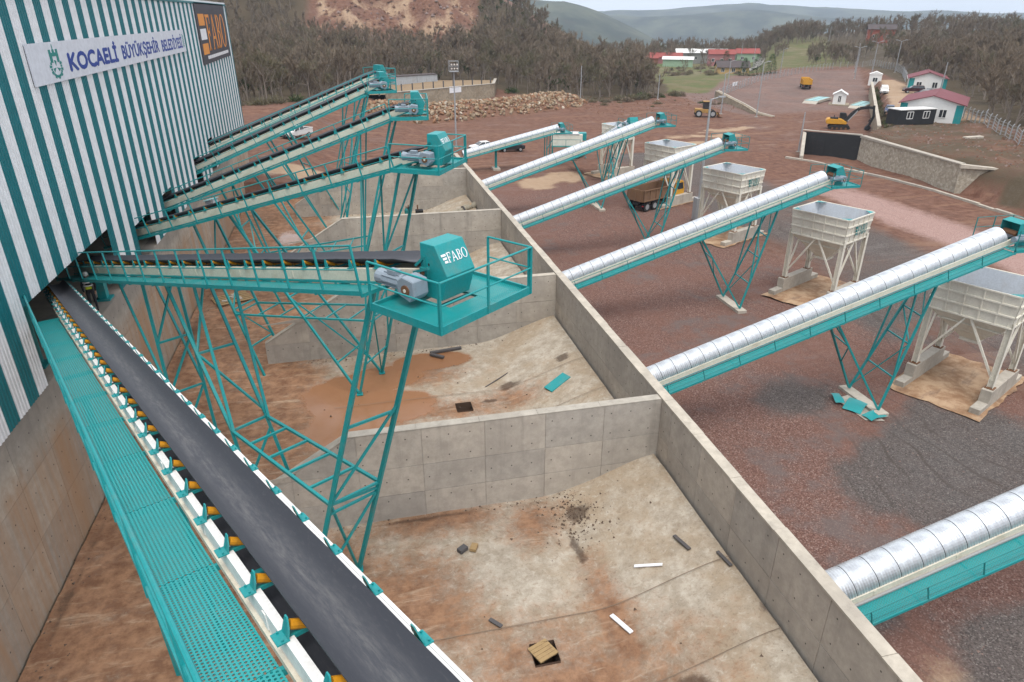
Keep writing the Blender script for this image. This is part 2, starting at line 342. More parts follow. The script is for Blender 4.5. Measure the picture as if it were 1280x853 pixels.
def mk_ground():
    t = NT('ground_soil'); a1 = t.n('ShaderNodeVertexColor', layer_name='cover_a'); a2 = t.n('ShaderNodeVertexColor', layer_name='cover_b')
    s1 = t.n('ShaderNodeSeparateColor'); s2 = t.n('ShaderNodeSeparateColor'); t.l(a1.outputs[0], s1.inputs[0]); t.l(a2.outputs[0], s2.inputs[0])
    nA = t.noise(.12, detail=7, rough=.65); nB = t.noise(.9, detail=7, rough=.7); nC = t.noise(5, detail=5, rough=.7); vo = t.vor(19); vo2 = t.vor(5.5)
    spk = t.n('ShaderNodeSeparateColor'); t.l(vo, spk.inputs[0]); spk2 = t.n('ShaderNodeSeparateColor'); t.l(vo2, spk2.inputs[0])
    tr = t.noise(.5, t.scl((.14, 1., 1)), 6, .6, 1.)
    col = t.mix(t.ss(nB, .3, .7), (.095, .044, .030), (.185, .10, .070)); col = t.mix(t.ma('MULTIPLY', t.ss(nA, .42, .62), .6), col, (.125, .070, .053))
    col = t.mix(t.ma('MULTIPLY', t.ss(tr, .5, .68), .45), col, (.24, .14, .09)); col = t.mix(t.ma('MULTIPLY', t.ss(nC, .55, .75), .35), col, (.10, .055, .04))
    jit = t.ma('MULTIPLY', t.ma('SUBTRACT', t.ma('ADD', nB, nC), 1.), .7)
    L = lambda ch: t.ss(t.ma('ADD', ch, jit), .12, .88)
    g1 = t.mix(spk.outputs[0], (.085, .041, .033), (.19, .112, .09)); g1 = t.mix(t.ma('MULTIPLY', t.ss(spk.outputs[1], .86, .93), .5), g1, (.32, .25, .22)); g1 = t.mix(t.ma('MULTIPLY', t.ss(nA, .45, .6), .5), g1, (.15, .075, .055)); g1 = t.mix(t.ma('MULTIPLY', t.ss(t.noise(.22, t.scl((1, 1, 1), loc=(7, 3, 0)), 6, .7), .50, .66), .65), g1, (.12, .105, .10)); g1 = t.mix(t.ma('MULTIPLY', t.ss(nB, .60, .75), .45), g1, (.22, .12, .08))
    col = t.mix(L(s2.outputs[0]), col, g1)
    g3 = t.mix(spk.outputs[1], (.235, .135, .115), (.36, .255, .225)); col = t.mix(L(s2.outputs[1]), col, g3)
    g2 = t.mix(spk.outputs[2], (.043, .040, .039), (.125, .11, .102)); g2 = t.mix(t.ma('MULTIPLY', t.ss(spk.outputs[1], .9, .95), .45), g2, (.26, .24, .22)); col = t.mix(t.ma('MULTIPLY', L(s1.outputs[1]), .9), col, g2)
    g4 = t.mix(nB, (.26, .165, .10), (.43, .33, .23)); col = t.mix(t.ma('MULTIPLY', L(s1.outputs[2]), .85), col, g4)
    g5 = t.mix(nB, (.055, .075, .025), (.13, .135, .055)); g5 = t.mix(t.ss(nA, .4, .62), g5, (.135, .115, .06)); col = t.mix(L(s1.outputs[0]), col, g5)
    g6 = t.mix(nC, (.05, .038, .025), (.11, .085, .055)); col = t.mix(L(s2.outputs[2]), col, g6)
    sxy = t.n('ShaderNodeSeparateXYZ'); t.l(t.tc.outputs['Object'], sxy.inputs[0]); u = t.ma('ADD', t.ma('ADD', sxy.outputs[0], t.ma('MULTIPLY', sxy.outputs[1], .10)), t.ma('MULTIPLY', t.noise(.05, detail=3), 14.)); rut = t.ss(t.ma('ABSOLUTE', t.ma('SINE', t.ma('MULTIPLY', u, 1.7))), .28, .05); rm = t.ma('MULTIPLY', t.ss(t.noise(.11, t.scl((1, .5, 1), loc=(2, 9, 0)), 4), .46, .62), t.ma('SUBTRACT', 1., t.ma('MAXIMUM', s2.outputs[2], s1.outputs[0])))
    col = t.mix(t.ma('MULTIPLY', t.ma('MULTIPLY', rut, rm), t.ma('ADD', .18, t.ma('MULTIPLY', s1.outputs[1], .5))), col, (.06, .048, .042))
    t.bump(t.ma('ADD', t.ma('ADD', nC, t.ma('MULTIPLY', spk.outputs[0], .35)), t.ma('MULTIPLY', nB, 2.)), .7, .06)
    wet = t.ma('MULTIPLY', t.ss(t.ma('ADD', nA, t.ma('MULTIPLY', tr, .5)), .8, .9), t.ma('SUBTRACT', 1., s2.outputs[1]))
    t.b.inputs['Specular IOR Level'].default_value = .15; return t.fin(col, t.ma('SUBTRACT', .95, t.ma('MULTIPLY', wet, .3)))
def axis_lines(lo, hi, step, far_lo, far_hi, g=1.1):
    a = list(np.arange(lo, hi + .01, step)); s = step; v = hi
    while v < far_hi: s *= g; v += s; a.append(v)
    s = step; v = lo; b = []
    while v > far_lo: s *= g; v -= s; b.append(v)
    return np.array(b[::-1] + a)
gx = axis_lines(-20, 150, 1.4, -900, 4300, 1.075); gy = np.concatenate([axis_lines(-6, 205, 1.4, -60, 205, 1.06), axis_lines(207.4, 365, 2.4, 207.4, 4300, 1.07)])
gx = np.sort(np.append(gx[(np.abs(gx - 11.7) > .5) & (np.abs(gx + 11.25) > .5)], [11.66, 11.74, -11.22, -11.12])); gy = np.sort(np.append(gy[np.abs(gy - 77.5) > .4], [77.46, 77.54]))
V = []; A1 = []; A2 = []
for y in gy:
    for x in gx:
        z = T(x, y); d = math.hypot(x, y); g, dk, pl, rg, pk, lt = masks(x, y)
        if not (y < 78 and x < 12.5):
            z += .07 * nz(x, y, 2.6) + .10 * nz(x, y, 8, 3) * (1 - pk)
            if d > 95: z += (.35 * nz(x, y, 9, 5) + .3 * abs(nz(x, y, 4, 8))) * sm(95, 120, d) * (1 - pl) * (1 - sm(.5, .9, dk))
            if x > 76 and y < 100: z += (.8 * abs(nz(x, y, 5, 1)) + .35 * nz(x, y, 2.2, 6)) * sm(76, 79, x)
            q = quarry(x, y)
            if q > 0: z += q * (4.5 * nz(x, y, 17, 1) + 3.0 * nz(x, y, 7, 9) + 1.6 * abs(nz(x, y, 3, 2)))
            if d > 500: z += 9 * nz(x, y, 160, 2) * sm(500, 900, d) + 6 * nz(x, y, 60, 1) * sm(700, 1000, d)
        V.append((x, y, z)); A1 += [g, dk, pl, 1.]; A2 += [rg, pk, lt, 1.]
nx = len(gx); F = [(j * nx + i, j * nx + i + 1, (j + 1) * nx + i + 1, (j + 1) * nx + i) for j in range(len(gy) - 1) for i in range(nx - 1)]
me = bpy.data.meshes.new('ground'); me.from_pydata(V, [], F); me.materials.append(mk_ground()); me.polygons.foreach_set('use_smooth', [True] * len(F))
for nm, a in (('cover_a', A1), ('cover_b', A2)): me.color_attributes.new(nm, 'FLOAT_COLOR', 'POINT').data.foreach_set('color', a)
ground = link('ground', me); ground['kind'] = 'structure'
GZ = np.array([v[2] for v in V]).reshape(len(gy), len(gx))
def gz(x, y):   # height of the built ground mesh, interpolated in its grid
    i = min(max(int(np.searchsorted(gx, x)) - 1, 0), len(gx) - 2); j = min(max(int(np.searchsorted(gy, y)) - 1, 0), len(gy) - 2)
    u = min(max((x - gx[i]) / (gx[i + 1] - gx[i]), 0), 1); v = min(max((y - gy[j]) / (gy[j + 1] - gy[j]), 0), 1)
    return float((GZ[j, i] * (1 - u) + GZ[j, i + 1] * u) * (1 - v) + (GZ[j + 1, i] * (1 - u) + GZ[j + 1, i + 1] * u) * v)

# far hills beyond the valley
def mk_hill():
    t = NT('far_hillside'); n = t.noise(.006, detail=8, rough=.65); n2 = t.noise(.03, detail=6, rough=.7)
    col = t.mix(t.ss(n, .4, .62), (.04, .05, .042), (.10, .11, .08)); col = t.mix(t.ma('MULTIPLY', t.ss(n2, .5, .7), .5), col, (.07, .06, .05)); return t.fin(col, .95)
HM = mk_hill()
def ridge(a0, a1, d, depth, prof, seed):
    vs = []; na = 90; nd = 12
    for j in range(nd + 1):
        u = j / nd; dd = d + depth * u
        for i in range(na + 1):
            a = a0 + (a1 - a0) * i / na; x = dd * math.sin(R(a)); y = dd * math.cos(R(a))
            h = np.interp(a, [p[0] for p in prof], [p[1] for p in prof])
            z = -150 + (h + 150) * math.sin(PI * min(1, u * .95 + .02)) ** .9 + (12 * nz(x, y, 300, seed) + 7 * nz(x, y, 110, seed)) * math.sin(PI * u)
            vs.append((x, y, z))
    return MB().add(vs, [(j * (na + 1) + i, j * (na + 1) + i + 1, (j + 1) * (na + 1) + i + 1, (j + 1) * (na + 1) + i) for j in range(nd) for i in range(na)])
struct('hill', ridge(9, 29, 1250, 900, [(9, 44), (14, 44), (17, 40), (20, 16), (24, -28), (29, -72)], 1), HM, smooth=True)
struct('hill', ridge(8, 75, 3300, 1700, [(8, 52), (13, 48), (18, 42), (24, 42), (27, 56), (30.5, 78), (35, 54), (39, 40), (44, 26), (50, 24), (57, 36), (75, 34)], 2), HM, smooth=True)
struct('hill', ridge(12, 60, 2500, 700, [(12, 20), (17, 34), (22, 12), (26, 20), (31, 34), (36, 16), (42, 4), (50, 12), (60, 0)], 5), HM, smooth=True)
struct('hill', ridge(24, 80, 2100, 900, [(24, -70), (30, -50), (36, -30), (44, -10), (52, -4), (80, -4)], 3), HM, smooth=True)

# ---------------------------------------------------------------- storage bins
BX0, BX1 = -11.3, 11.3
DIV = [21.9, 36.9, 52.4, 69.0]
def floor_z(x, y): return 1.45 * sm(6.2, 11.9, x) ** 1.0 * (1 if y > 3 else 1)
def mk_floor():
    t = NT('dusty_concrete_floor'); a = t.n('ShaderNodeVertexColor', layer_name='mud'); s = t.n('ShaderNodeSeparateColor'); t.l(a.outputs[0], s.inputs[0])
    nA = t.noise(.35, detail=7, rough=.65); nB = t.noise(1.6, detail=8, rough=.72); nC = t.noise(9, detail=5, rough=.7)
    st = t.noise(1.1, t.scl((.5, 2.2, 1)), 7, .7, .8)
    nD = t.noise(3.6, detail=9, rough=.78, dist=.6); col = t.mix(t.ss(nB, .32, .68), (.29, .245, .19), (.45, .40, .33)); col = t.mix(t.ma('MULTIPLY', t.ss(nA, .42, .62), .75), col, (.31, .24, .165)); col = t.mix(t.ma('MULTIPLY', t.ss(nD, .52, .66), .6), col, (.225, .17, .12)); col = t.mix(t.ma('MULTIPLY', t.ss(nD, .46, .36), .45), col, (.50, .455, .39)); col = t.mix(t.ma('MULTIPLY', t.ss(nC, .54, .70), .45), col, (.15, .11, .075))
    jit = t.ma('MULTIPLY', t.ma('SUBTRACT', t.ma('ADD', nB, nA), 1.), 1.1)
    mud = t.ss(t.ma('ADD', t.ma('ADD', s.outputs[0], jit), t.ma('MULTIPLY', t.ma('SUBTRACT', nD, .5), .9)), .1, .95)
    mc = t.mix(t.ss(nB, .34, .66), (.14, .064, .035), (.285, .155, .088)); mc = t.mix(t.ma('MULTIPLY', t.ss(st, .52, .72), .7), mc, (.40, .29, .20)); mc = t.mix(t.ma('MULTIPLY', t.ss(nC, .55, .75), .3), mc, (.1, .05, .03))
    col = t.mix(t.ma('MULTIPLY', mud, .92), col, mc)
    wet = t.ss(t.ma('ADD', s.outputs[1], t.ma('MULTIPLY', jit, .55)), .36, .62)
    col = t.mix(wet, col, t.mix(nB, (.23, .105, .05), (.28, .145, .075)))
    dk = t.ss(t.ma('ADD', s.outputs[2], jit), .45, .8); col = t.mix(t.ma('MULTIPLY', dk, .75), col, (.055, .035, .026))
    h = t.ma('MULTIPLY', t.ma('ADD', nC, t.ma('MULTIPLY', nB, 1.5)), t.ma('SUBTRACT', 1., wet)); t.bump(h, .55, .05)
    t.set(t.b.inputs['Specular IOR Level'], t.ma('ADD', .15, t.ma('MULTIPLY', wet, .35))); return t.fin(col, t.ma('SUBTRACT', .9, t.ma('MULTIPLY', wet, .72)))
def blob(x, y, *B):
    return max(max(0., 1 - math.hypot((x - bx) / rx, (y - by) / ry)) for bx, by, rx, ry in B)
xs = [round(-11.2 + .4 * i, 2) for i in range(57)]; ys = [round(-4 + .4 * i, 2) for i in range(203)]
V = []; A = []
for y in ys:
    for x in xs:
        z = floor_z(x, y) + .035 * nz(x, y, 1.5) + .02 * nz(x, y, .6, 4)
        n = nz(x, y, 2.5, 3) * .35 + nz(x, y, .9, 5) * .2
        m = sm(.5, -5, x + 3 * n) * 1.0
        m = max(m, 1.1 * blob(x, y, (2.5, 21.4, 5.5, 1.6), (5.5, 20.5, 2.2, 2.5), (-3, 19, 5, 5), (4.5, 12.8, 7, 5.0), (0, 17, 5, 5), (.5, 17.2, 3, 1.2), (7, 15, 1.2, 5)), .95 * blob(x, y, (4, 29.6, 5.5, 2.6), (0, 27, 5, 5), (2, 34, 5, 3), (-3, 31, 5, 5), (7, 30, 3, 2)), .9 * blob(x, y, (-3, 45, 6, 7), (0, 59, 7, 5)))
        z += .12 * m * abs(nz(x, y, 1.1, 8)) * sm(-2, -6, x)
        w = 1.9 * blob(x, y, (-1.2, 32.2, 3.4, 3.2), (.8, 30.6, 3.2, 2.4), (3.4, 35.2, 3.2, 1.5), (.6, 33.8, 3, 1.8), (-1.5, 29, 2.6, 2.8)) + .9 * blob(x, y, (-7, 45, 1.6, 2), (-6, 62, 2.5, 5)) + .5 * blob(x, y, (-9.2, 19, 1.8, 7))
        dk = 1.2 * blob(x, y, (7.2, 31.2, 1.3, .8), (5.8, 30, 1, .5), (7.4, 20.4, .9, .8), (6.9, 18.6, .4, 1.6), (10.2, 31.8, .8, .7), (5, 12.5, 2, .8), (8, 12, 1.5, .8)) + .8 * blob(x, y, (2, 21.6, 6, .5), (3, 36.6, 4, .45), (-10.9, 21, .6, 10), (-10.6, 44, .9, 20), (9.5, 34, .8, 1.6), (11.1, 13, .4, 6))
        if blob(x, y, (-.8, 32.6, 2.4, 2.4), (1., 30.2, 2.2, 1.8)) > .3: z = min(z, .01)
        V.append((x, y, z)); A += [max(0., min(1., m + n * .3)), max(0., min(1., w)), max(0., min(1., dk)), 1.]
HOLES = [(4.0, 4.8, 14.0, 14.8), (4.0, 4.8, 29.2, 30.0)]
nx = len(xs); F = []
for j in range(len(ys) - 1):
    for i in range(nx - 1):
        cx, cy = xs[i] + .2, ys[j] + .2
        if any(a < cx < b and c < cy < e for a, b, c, e in HOLES): continue
        F.append((j * nx + i, j * nx + i + 1, (j + 1) * nx + i + 1, (j + 1) * nx + i))
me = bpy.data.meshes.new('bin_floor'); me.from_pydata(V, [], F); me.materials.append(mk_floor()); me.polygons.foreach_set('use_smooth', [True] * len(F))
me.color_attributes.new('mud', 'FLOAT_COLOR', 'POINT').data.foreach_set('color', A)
fl = link('bin_floor', me); fl['kind'] = 'structure'
for k, (a, b, c, e) in enumerate(HOLES):
    g = MB()
    g.strip([(a, c, .1), (b, c, .1), (b, e, .1), (a, e, .1), (a, c, .1)], [(a, c, -3.6), (b, c, -3.6), (b, e, -3.6), (a, e, -3.6), (a, c, -3.6)]); g.add([(a, c, -3.5), (b, c, -3.5), (b, e, -3.5), (a, e, -3.5)], [(0, 1, 2, 3)])
    struct('drain_pit', g, M['pit_shade'], fl)

for jy in (12.55, 15.65, 27.7, 31.0, 42.8, 46.0):
    X = [-2 + .4 * i for i in range(34) if -2 + .4 * i < 11.28]; w = .013
    struct('floor_joint', MB().strip([(x, jy - w + .02 * nz(x, jy, 2), floor_z(x, jy) + .065) for x in X], [(x, jy + w + .02 * nz(x, jy, 2), floor_z(x, jy) + .065) for x in X]), M['joint'], fl)

def wall_profile_panels(root, a0, a1, top, z0, step, rows, place, mat, gap=.012, proud=.02):
    """thin cast panels on a wall face; place(u, z, out) -> world point"""
    n = max(1, round((a1 - a0) / step)); w = (a1 - a0) / n
    for i in range(n):
        u0, u1 = a0 + i * w + gap, a0 + (i + 1) * w - gap
        for r in range(len(rows) - 1):
            lo0 = max(rows[r] + gap, z0(u0)); lo1 = max(rows[r] + gap, z0(u1))
            h0 = min(rows[r + 1] - gap, top(u0) - .015); h1 = min(rows[r + 1] - gap, top(u1) - .015)
            if h0 - lo0 < .05 and h1 - lo1 < .05: continue
            h0 = max(h0, lo0 + .01); h1 = max(h1, lo1 + .01)
            q = [place(u0, lo0, 0), place(u1, lo1, 0), place(u1, h1, 0), place(u0, h0, 0)]
            off = Vector(place(u0, lo0, proud + random.uniform(-.003, .005))) - Vector(place(u0, lo0, 0))
            part('concrete_panel', MB().ext(q, off), mat, root)
# long wall between bins and gravel yard
lw = thing('retaining_wall', 'long straight grey concrete wall between the storage bins and the gravel yard', 'wall', (0, 0, 0))
part('wall_core', MB().box(11.34, 11.7, -6, 77.4, -2.6, 4.0), M['conc_y'], lw)
g = MB(); yy = -6
while yy < 77.3:
    L = random.uniform(2.2, 2.9); g.box(11.3 + random.uniform(-.01, .012), 11.73 + random.uniform(-.02, .02), yy + .01, min(yy + L, 77.3), 3.99, 4.05 + random.uniform(0, .025)); yy += L
part('coping', g, M['conc'], lw)
wall_profile_panels(lw, -6, 77.3, lambda u: 4.0, lambda u: -.2, 2.45, [-.2, 2.35, 4.0], lambda u, z, o: (11.34 - o, u, z), M['conc_y'])
wall_profile_panels(lw, 12, 77.3, lambda u: 4.0, lambda u: -2.6, 2.45, [-2.6, 0, 2.35, 4.0], lambda u, z, o: (11.7 + o, u, z), M['conc_y'])
def dtop(x): return min(4.0, max(1.25, 4.0 - .60 * (-1.1 - x))) if x < -1.1 else 4.0
labels = ['concrete divider wall nearest the camera, with a sloping left end', 'second concrete divider wall, behind the drive platform, beside the brown puddle', 'third concrete divider wall, with gas bottles standing just behind it', 'fourth and farthest full concrete divider wall between the bins']
for Y, lb in zip(DIV, labels):
    w = thing('divider_wall', lb, 'wall', (0, 0, 0), group='divider walls between the bins')
    pr = [(11.32, Y, -.2), (11.32, Y, 4.0), (-1.1, Y, 4.0), (-5.7, Y, dtop(-5.7)), (-5.7, Y, -.2)]
    part('wall_core', MB().ext(pr, (0, .34, 0)), M['conc_x'], w)
    g = MB(); x = 11.26
    while x > -5.6:
        e = max(-5.7, x - random.uniform(2.2, 2.6))
        if x > -1.1 > e: e = -1.1
        g.ext([(x, Y - .025, dtop(x)), (x, Y - .025, dtop(x) + .04), (e + .01, Y - .025, dtop(e) + .04), (e + .01, Y - .025, dtop(e))], (0, .39, 0)); x = e
    part('coping', g, M['conc'], w)
    wall_profile_panels(w, -5.7, 11.3, dtop, lambda u: -.2, 2.43, [-.2, 1.15, 2.4, 4.0], lambda u, z, o: (u, Y - o, z), M['conc_x'])
ew = thing('end_wall', 'short concrete wall closing the last bin at the far end', 'wall', (0, 0, 0))
part('wall_core', MB().box(3.0, 11.32, 77.0, 77.4, -.2, 4.0), M['conc_x'], ew)
wall_profile_panels(ew, 3.0, 11.3, lambda u: 4.0, lambda u: -.2, 2.43, [-.2, 1.15, 2.4, 4.0], lambda u, z, o: (u, 77.0 - o, z), M['conc_x'])

# ---------------------------------------------------------------- striped factory hall
hall = thing('factory_hall', 'tall factory hall clad in teal and white vertical stripes on a concrete base', 'building', (0, 0, 0))
g = MB().box(-11.95, -11.3, -12, 84, -3, 6.12)
part('concrete_base', g, M['conc_rust'], hall)
wall_profile_panels(hall, -12, 84, lambda u: 6.12, lambda u: -.3, 2.5, [-.3, 2.2, 4.2, 6.12], lambda u, z, o: (-11.3 + o, u, z), M['conc_rust'], gap=.008, proud=.015)
g = MB().box(-45, -11.96, -12, 84, 5.8, 6.1); part('hall_floor', g, M['conc'], hall)
PW = .805; P0 = 34.1
g = MB(); g.box(-45, -44.8, -12, 84, -3, 19); g.box(-44.8, -11.4, -12.2, -12, -3, 19); g.box(-44.8, -11.4, 83.9, 84.05, -3, 19)
part('rear_walls', g, M['clad_white'], hall)
part('roof', MB().box(-45.2, -11.2, -12.2, 84.2, 19.0, 19.15), M['clad_white'], hall)
part('eaves_trim', MB().box(-11.34, -11.14, -12.2, 84.15, 18.86, 19.0), M['clad_teal'], hall)
part('corner_trim', MB().box(-11.35, -11.17, 83.95, 84.14, 6.1, 18.85), M['clad_teal'], hall)
OPEN = [(24.44, 34.1, 9.1), (38.13, 41.35, 8.1), (44.57, 46.98, 8.2), (55.03, 57.45, 8.4), (61.47, 63.89, 8.75)]
def clad_mesh(z0, mat):
    prof = []; n = 4; p = PW / n
    for i in range(n): prof += [(i * p + .004, 0), (i * p + p * .5, 0), (i * p + p * .62, .022), (i * p + p * .88, .022)]
    prof.append((PW - .004, 0))
    g = MB(); g.strip([(x, y, 18.86) for y, x in prof], [(x, y, z0) for y, x in prof]); return g.mesh('cladding_panel', mat)
cm = {}
for k in range(-57, 62):
    y = P0 + k * PW; z0 = 6.14
    for a, b, zt in OPEN:
        if a - .1 < y < b - .1: z0 = zt
    key = (k % 2, z0)
    if key not in cm: cm[key] = clad_mesh(z0, M['clad_teal'] if k % 2 == 0 else M['clad_white'])
    part('cladding_panel', cm[key], None, hall, (-11.25, y, 0))
g = MB()
for a, b, zt in OPEN:
    g.box(-11.42, -11.26, a, b, zt - .02, zt + .14)
part('opening_lintel', g, M['teal_dark'], hall)
for x, y in ((-12.2, 26.2), (-12.2, 44.), (-12.2, 54.3), (-12.2, 60.7), (-12.2, 75)):
    g = MB()
    g.box(x - .2, x + .2, y - .02, y + .02, 6.1, 18.8); g.box(x - .2, x - .17, y - .17, y + .17, 6.1, 18.8); g.box(x + .17, x + .2, y - .17, y + .17, 6.1, 18.8); g.box(x - .4, x + .4, y - .35, y + .35, 6.1, 6.2)
    part('steel_column', g, M['teal_dark'], hall)
g = MB().box(-11.9, -11.55, 32.75, 33.15, 6.12, 7.45).box(-12.05, -11.4, 32.6, 33.3, 6.12, 6.2).box(-11.93, -11.52, 32.4, 33.5, 7.3, 7.46); part('support_post', g, M['teal'], hall)
# the pale banner with blue lettering
def text_mesh(txt, size, mat, shear=0., ex=.004, space=1.):
    cu = bpy.data.curves.new('lettering', 'FONT'); cu.body = txt; cu.size = size; cu.extrude = ex; cu.shear = shear; cu.space_character = space; cu.resolution_u = 3
    o = bpy.data.objects.new('lettering', cu); me = bpy.data.meshes.new_from_object(o); bpy.data.objects.remove(o); bpy.data.curves.remove(cu); me.materials.clear(); me.materials.append(mat); return me
def fit(me, x0, x1, z0, z1, y=0.):      # scale flat text (xy) into a rectangle of the xz plane
    co = np.empty(len(me.vertices) * 3); me.vertices.foreach_get('co', co); co = co.reshape(-1, 3); mn = co.min(0); mx = co.max(0)
    x = x0 + (co[:, 0] - mn[0]) / (mx[0] - mn[0]) * (x1 - x0); z = z0 + (co[:, 1] - mn[1]) / (mx[1] - mn[1]) * (z1 - z0)
    me.vertices.foreach_set('co', np.stack([x, y - co[:, 2], z], 1).ravel()); me.update(); return me
def bolden(me, w):                       # thicken the strokes by joining slightly shifted copies
    bm = bmesh.new(); bm.from_mesh(me); src = bm.verts[:] + bm.edges[:] + bm.faces[:]
    for k, (dx, dz) in enumerate(((w, 0), (w / 2, w * .35), (w / 2, -w * .35))):
        r = bmesh.ops.duplicate(bm, geom=src); bmesh.ops.translate(bm, vec=(dx, -.0006 * (k + 1), dz), verts=[e for e in r['geom'] if isinstance(e, bmesh.types.BMVert)])
    bm.to_mesh(me); bm.free(); return me
bn = thing('banner', 'long pale banner with blue lettering and green gear emblem on the striped hall', 'banner', (-11.17, 30.4, 15.57), (0, 0, PI / 2))
part('banner_sheet', MB().box(0, 29.2, -.03, .02, 0, 1.47), M['banner'], bn)
for txt, a, b, hgt in (('KOCAELİ', 4.0, 11.2, .12), ('BÜYÜKŞEHİR', 12.2, 20.6, .075), ('BELEDİYESİ', 21.5, 28.0, .06)):
    lo = .16 if 'Ş' in txt else .30
    part('lettering', bolden(fit(text_mesh(txt, 1, M['blue']), a, b, lo, 1.2, -.036), hgt), None, bn)
g = MB()
for a, b, c, e in ((2.05, 3.0, .95, 1.08), (2.05, 2.25, 1.08, 1.2), (2.43, 2.63, 1.08, 1.2), (2.8, 3.0, 1.08, 1.2), (2.05, 2.3, .72, .95), (2.78, 3.0, .72, .95), (2.5, 2.55, 1.2, 1.38)): g.box(a, b, -.045, -.031, c, e)
for i in range(14):
    t0 = R(150 + i * 240 / 14); t1 = R(150 + (i + .8) * 240 / 14)
    pt = lambda r, t: (2.52 + r * 1.25 * math.cos(t), -.04, .55 + r * math.sin(t) * .8)
    ro = .56 if i % 2 else .5
    g.ext([pt(.38, t0), pt(ro, t0), pt(ro, t1), pt(.38, t1)], (0, .012, 0))
for i in range(3):
    t = R(90 + i * 120); pt = lambda r, u: (2.52 + r * 1.25 * math.cos(u), -.04, .55 + r * math.sin(u) * .8)
    g.ext([pt(.05, t), pt(.3, t - .35), pt(.34, t + .25)], (0, .012, 0))
part('emblem', g, M['print_teal'], bn)
g = MB()
for i in range(10): g.box(28.35 + .0, 28.6, -.04, -.031, .3 + i * .09, .35 + i * .09)
for i in range(6): g.box(28.65, 28.8 + .06 * (i % 2), -.04, -.031, .35 + i * .13, .42 + i * .13)
part('crest', g, M['print_teal'], bn)
# serif lettering built from strokes, unit height, drawn in the xz plane
def arc_ring(g, cx, cz, rx, rz, tx, tz, a0, a1, n=12, y0=-.01, y1=0.):
    for i in range(n):
        t0 = a0 + (a1 - a0) * i / n; t1 = a0 + (a1 - a0) * (i + 1) / n
        P = lambda r, s, t: (cx + r * math.cos(t), y0, cz + s * math.sin(t))
        g.ext([P(rx, rz, t0), P(rx, rz, t1), P(rx - tx, rz - tz, t1), P(rx - tx, rz - tz, t0)], (0, y1 - y0, 0))
def serif_word(y0=-.01):
    g = MB(); rc = lambda a, b, c, e: g.box(a, b, y0, 0, c, e)
    rc(.08, .22, 0, 1); rc(0, .3, 0, .06); rc(0, .08, .94, 1); rc(.22, .62, .92, 1); rc(.56, .62, .74, .92); rc(.22, .48, .47, .55); rc(.43, .48, .39, .63)         # F
    x = .72; g.ext([(x + .04, y0, 0), (x + .12, y0, 0), (x + .44, y0, 1), (x + .36, y0, 1)], (0, -y0, 0)); g.ext([(x + .36, y0, 1), (x + .66, y0, 0), (x + .82, y0, 0), (x + .46, y0, 1)], (0, -y0 - .002, 0)); rc(x + .22, x + .6, .3, .38); rc(x - .03, x + .2, 0, .05); rc(x + .58, x + .9, 0, .05)
    x = 1.68; rc(x + .06, x + .2, 0, 1); rc(x, x + .3, 0, .06); rc(x, x + .3, .94, 1); arc_ring(g, x + .3, .76, .27, .24, .12, .06, -PI / 2, PI / 2, 8, y0); arc_ring(g, x + .3, .27, .34, .27, .13, .06, -PI / 2, PI / 2, 8, y0); rc(x + .2, x + .34, .47, .53)
    arc_ring(g, 2.86, .5, .44, .52, .14, .05, 0, 2 * PI, 18, y0)
    return g
def bars(g, x0, x1, y0=-.01):
    for i in range(3): g.ext([(x0 + .12 * (2 - i), y0, .05 + .34 * i), (x1, y0, .05 + .34 * i), (x1, y0, .27 + .34 * i), (x0 + .12 * (2 - i), y0, .27 + .34 * i)], (0, -y0, 0))
    return g
db = thing('banner', 'square charcoal banner with orange serif lettering near the far corner of the hall', 'banner', (-11.17, 65.9, 14.2), (0, 0, PI / 2))
part('banner_sheet', MB().box(0, 16.3, -.03, .02, 0, 4.75), M['banner_dark'], db)
g = serif_word(-.012); g.xf(Matrix.Translation((4.2, -.03, .95)) @ Matrix.Diagonal((3.3, 1, 2.9, 1))); part('lettering', g, M['orange'], db)
part('emblem', MB().box(.9, 3.7, -.045, -.031, 3.0, 3.9).box(.9, 3.7, -.045, -.031, .75, 1.6), M['orange'], db)
part('emblem_stripe', MB().box(.9, 3.7, -.045, -.031, 1.9, 2.75), M['print_white'], db)
g = MB(); x = 2.6
while x < 14.8:
    w = random.uniform(.25, .5); g.box(x, x + w, -.04, -.031, .33, .6); x += w + .12
part('small_print', g, M['print_white'], db)
# ---------------------------------------------------------------- conveyors
def frame_root(name, label, cat, tail, head, group=None):
    d = Vector(head) - Vector(tail); yaw = math.atan2(d.y, d.x); pit = math.atan2(d.z, math.hypot(d.x, d.y))
    root = thing(name, label, cat, tail, (0, -pit, yaw), group)
    Mw = Matrix.Translation(tail) @ Euler((0, -pit, yaw)).to_matrix().to_4x4()
    return root, d.length, pit, Mw, Mw.inverted()
HW = .475                      # half distance between the side beams
def beam_mesh(L, y, mat, h=.26, step=3.):
    g = MB(); s = 1 if y > 0 else -1
    g.box(0, L, y - .012, y + .012, -h, 0); g.box(0, L, min(y, y - s * .08), max(y, y - s * .08), -.014, .006); g.box(0, L, min(y, y - s * .08), max(y, y - s * .08), -h - .004, -h + .012)
    x = step
    while x < L: g.box(x - .05, x + .05, y + s * .012, y + s * .024, -h + .03, -.03); x += step
    return g
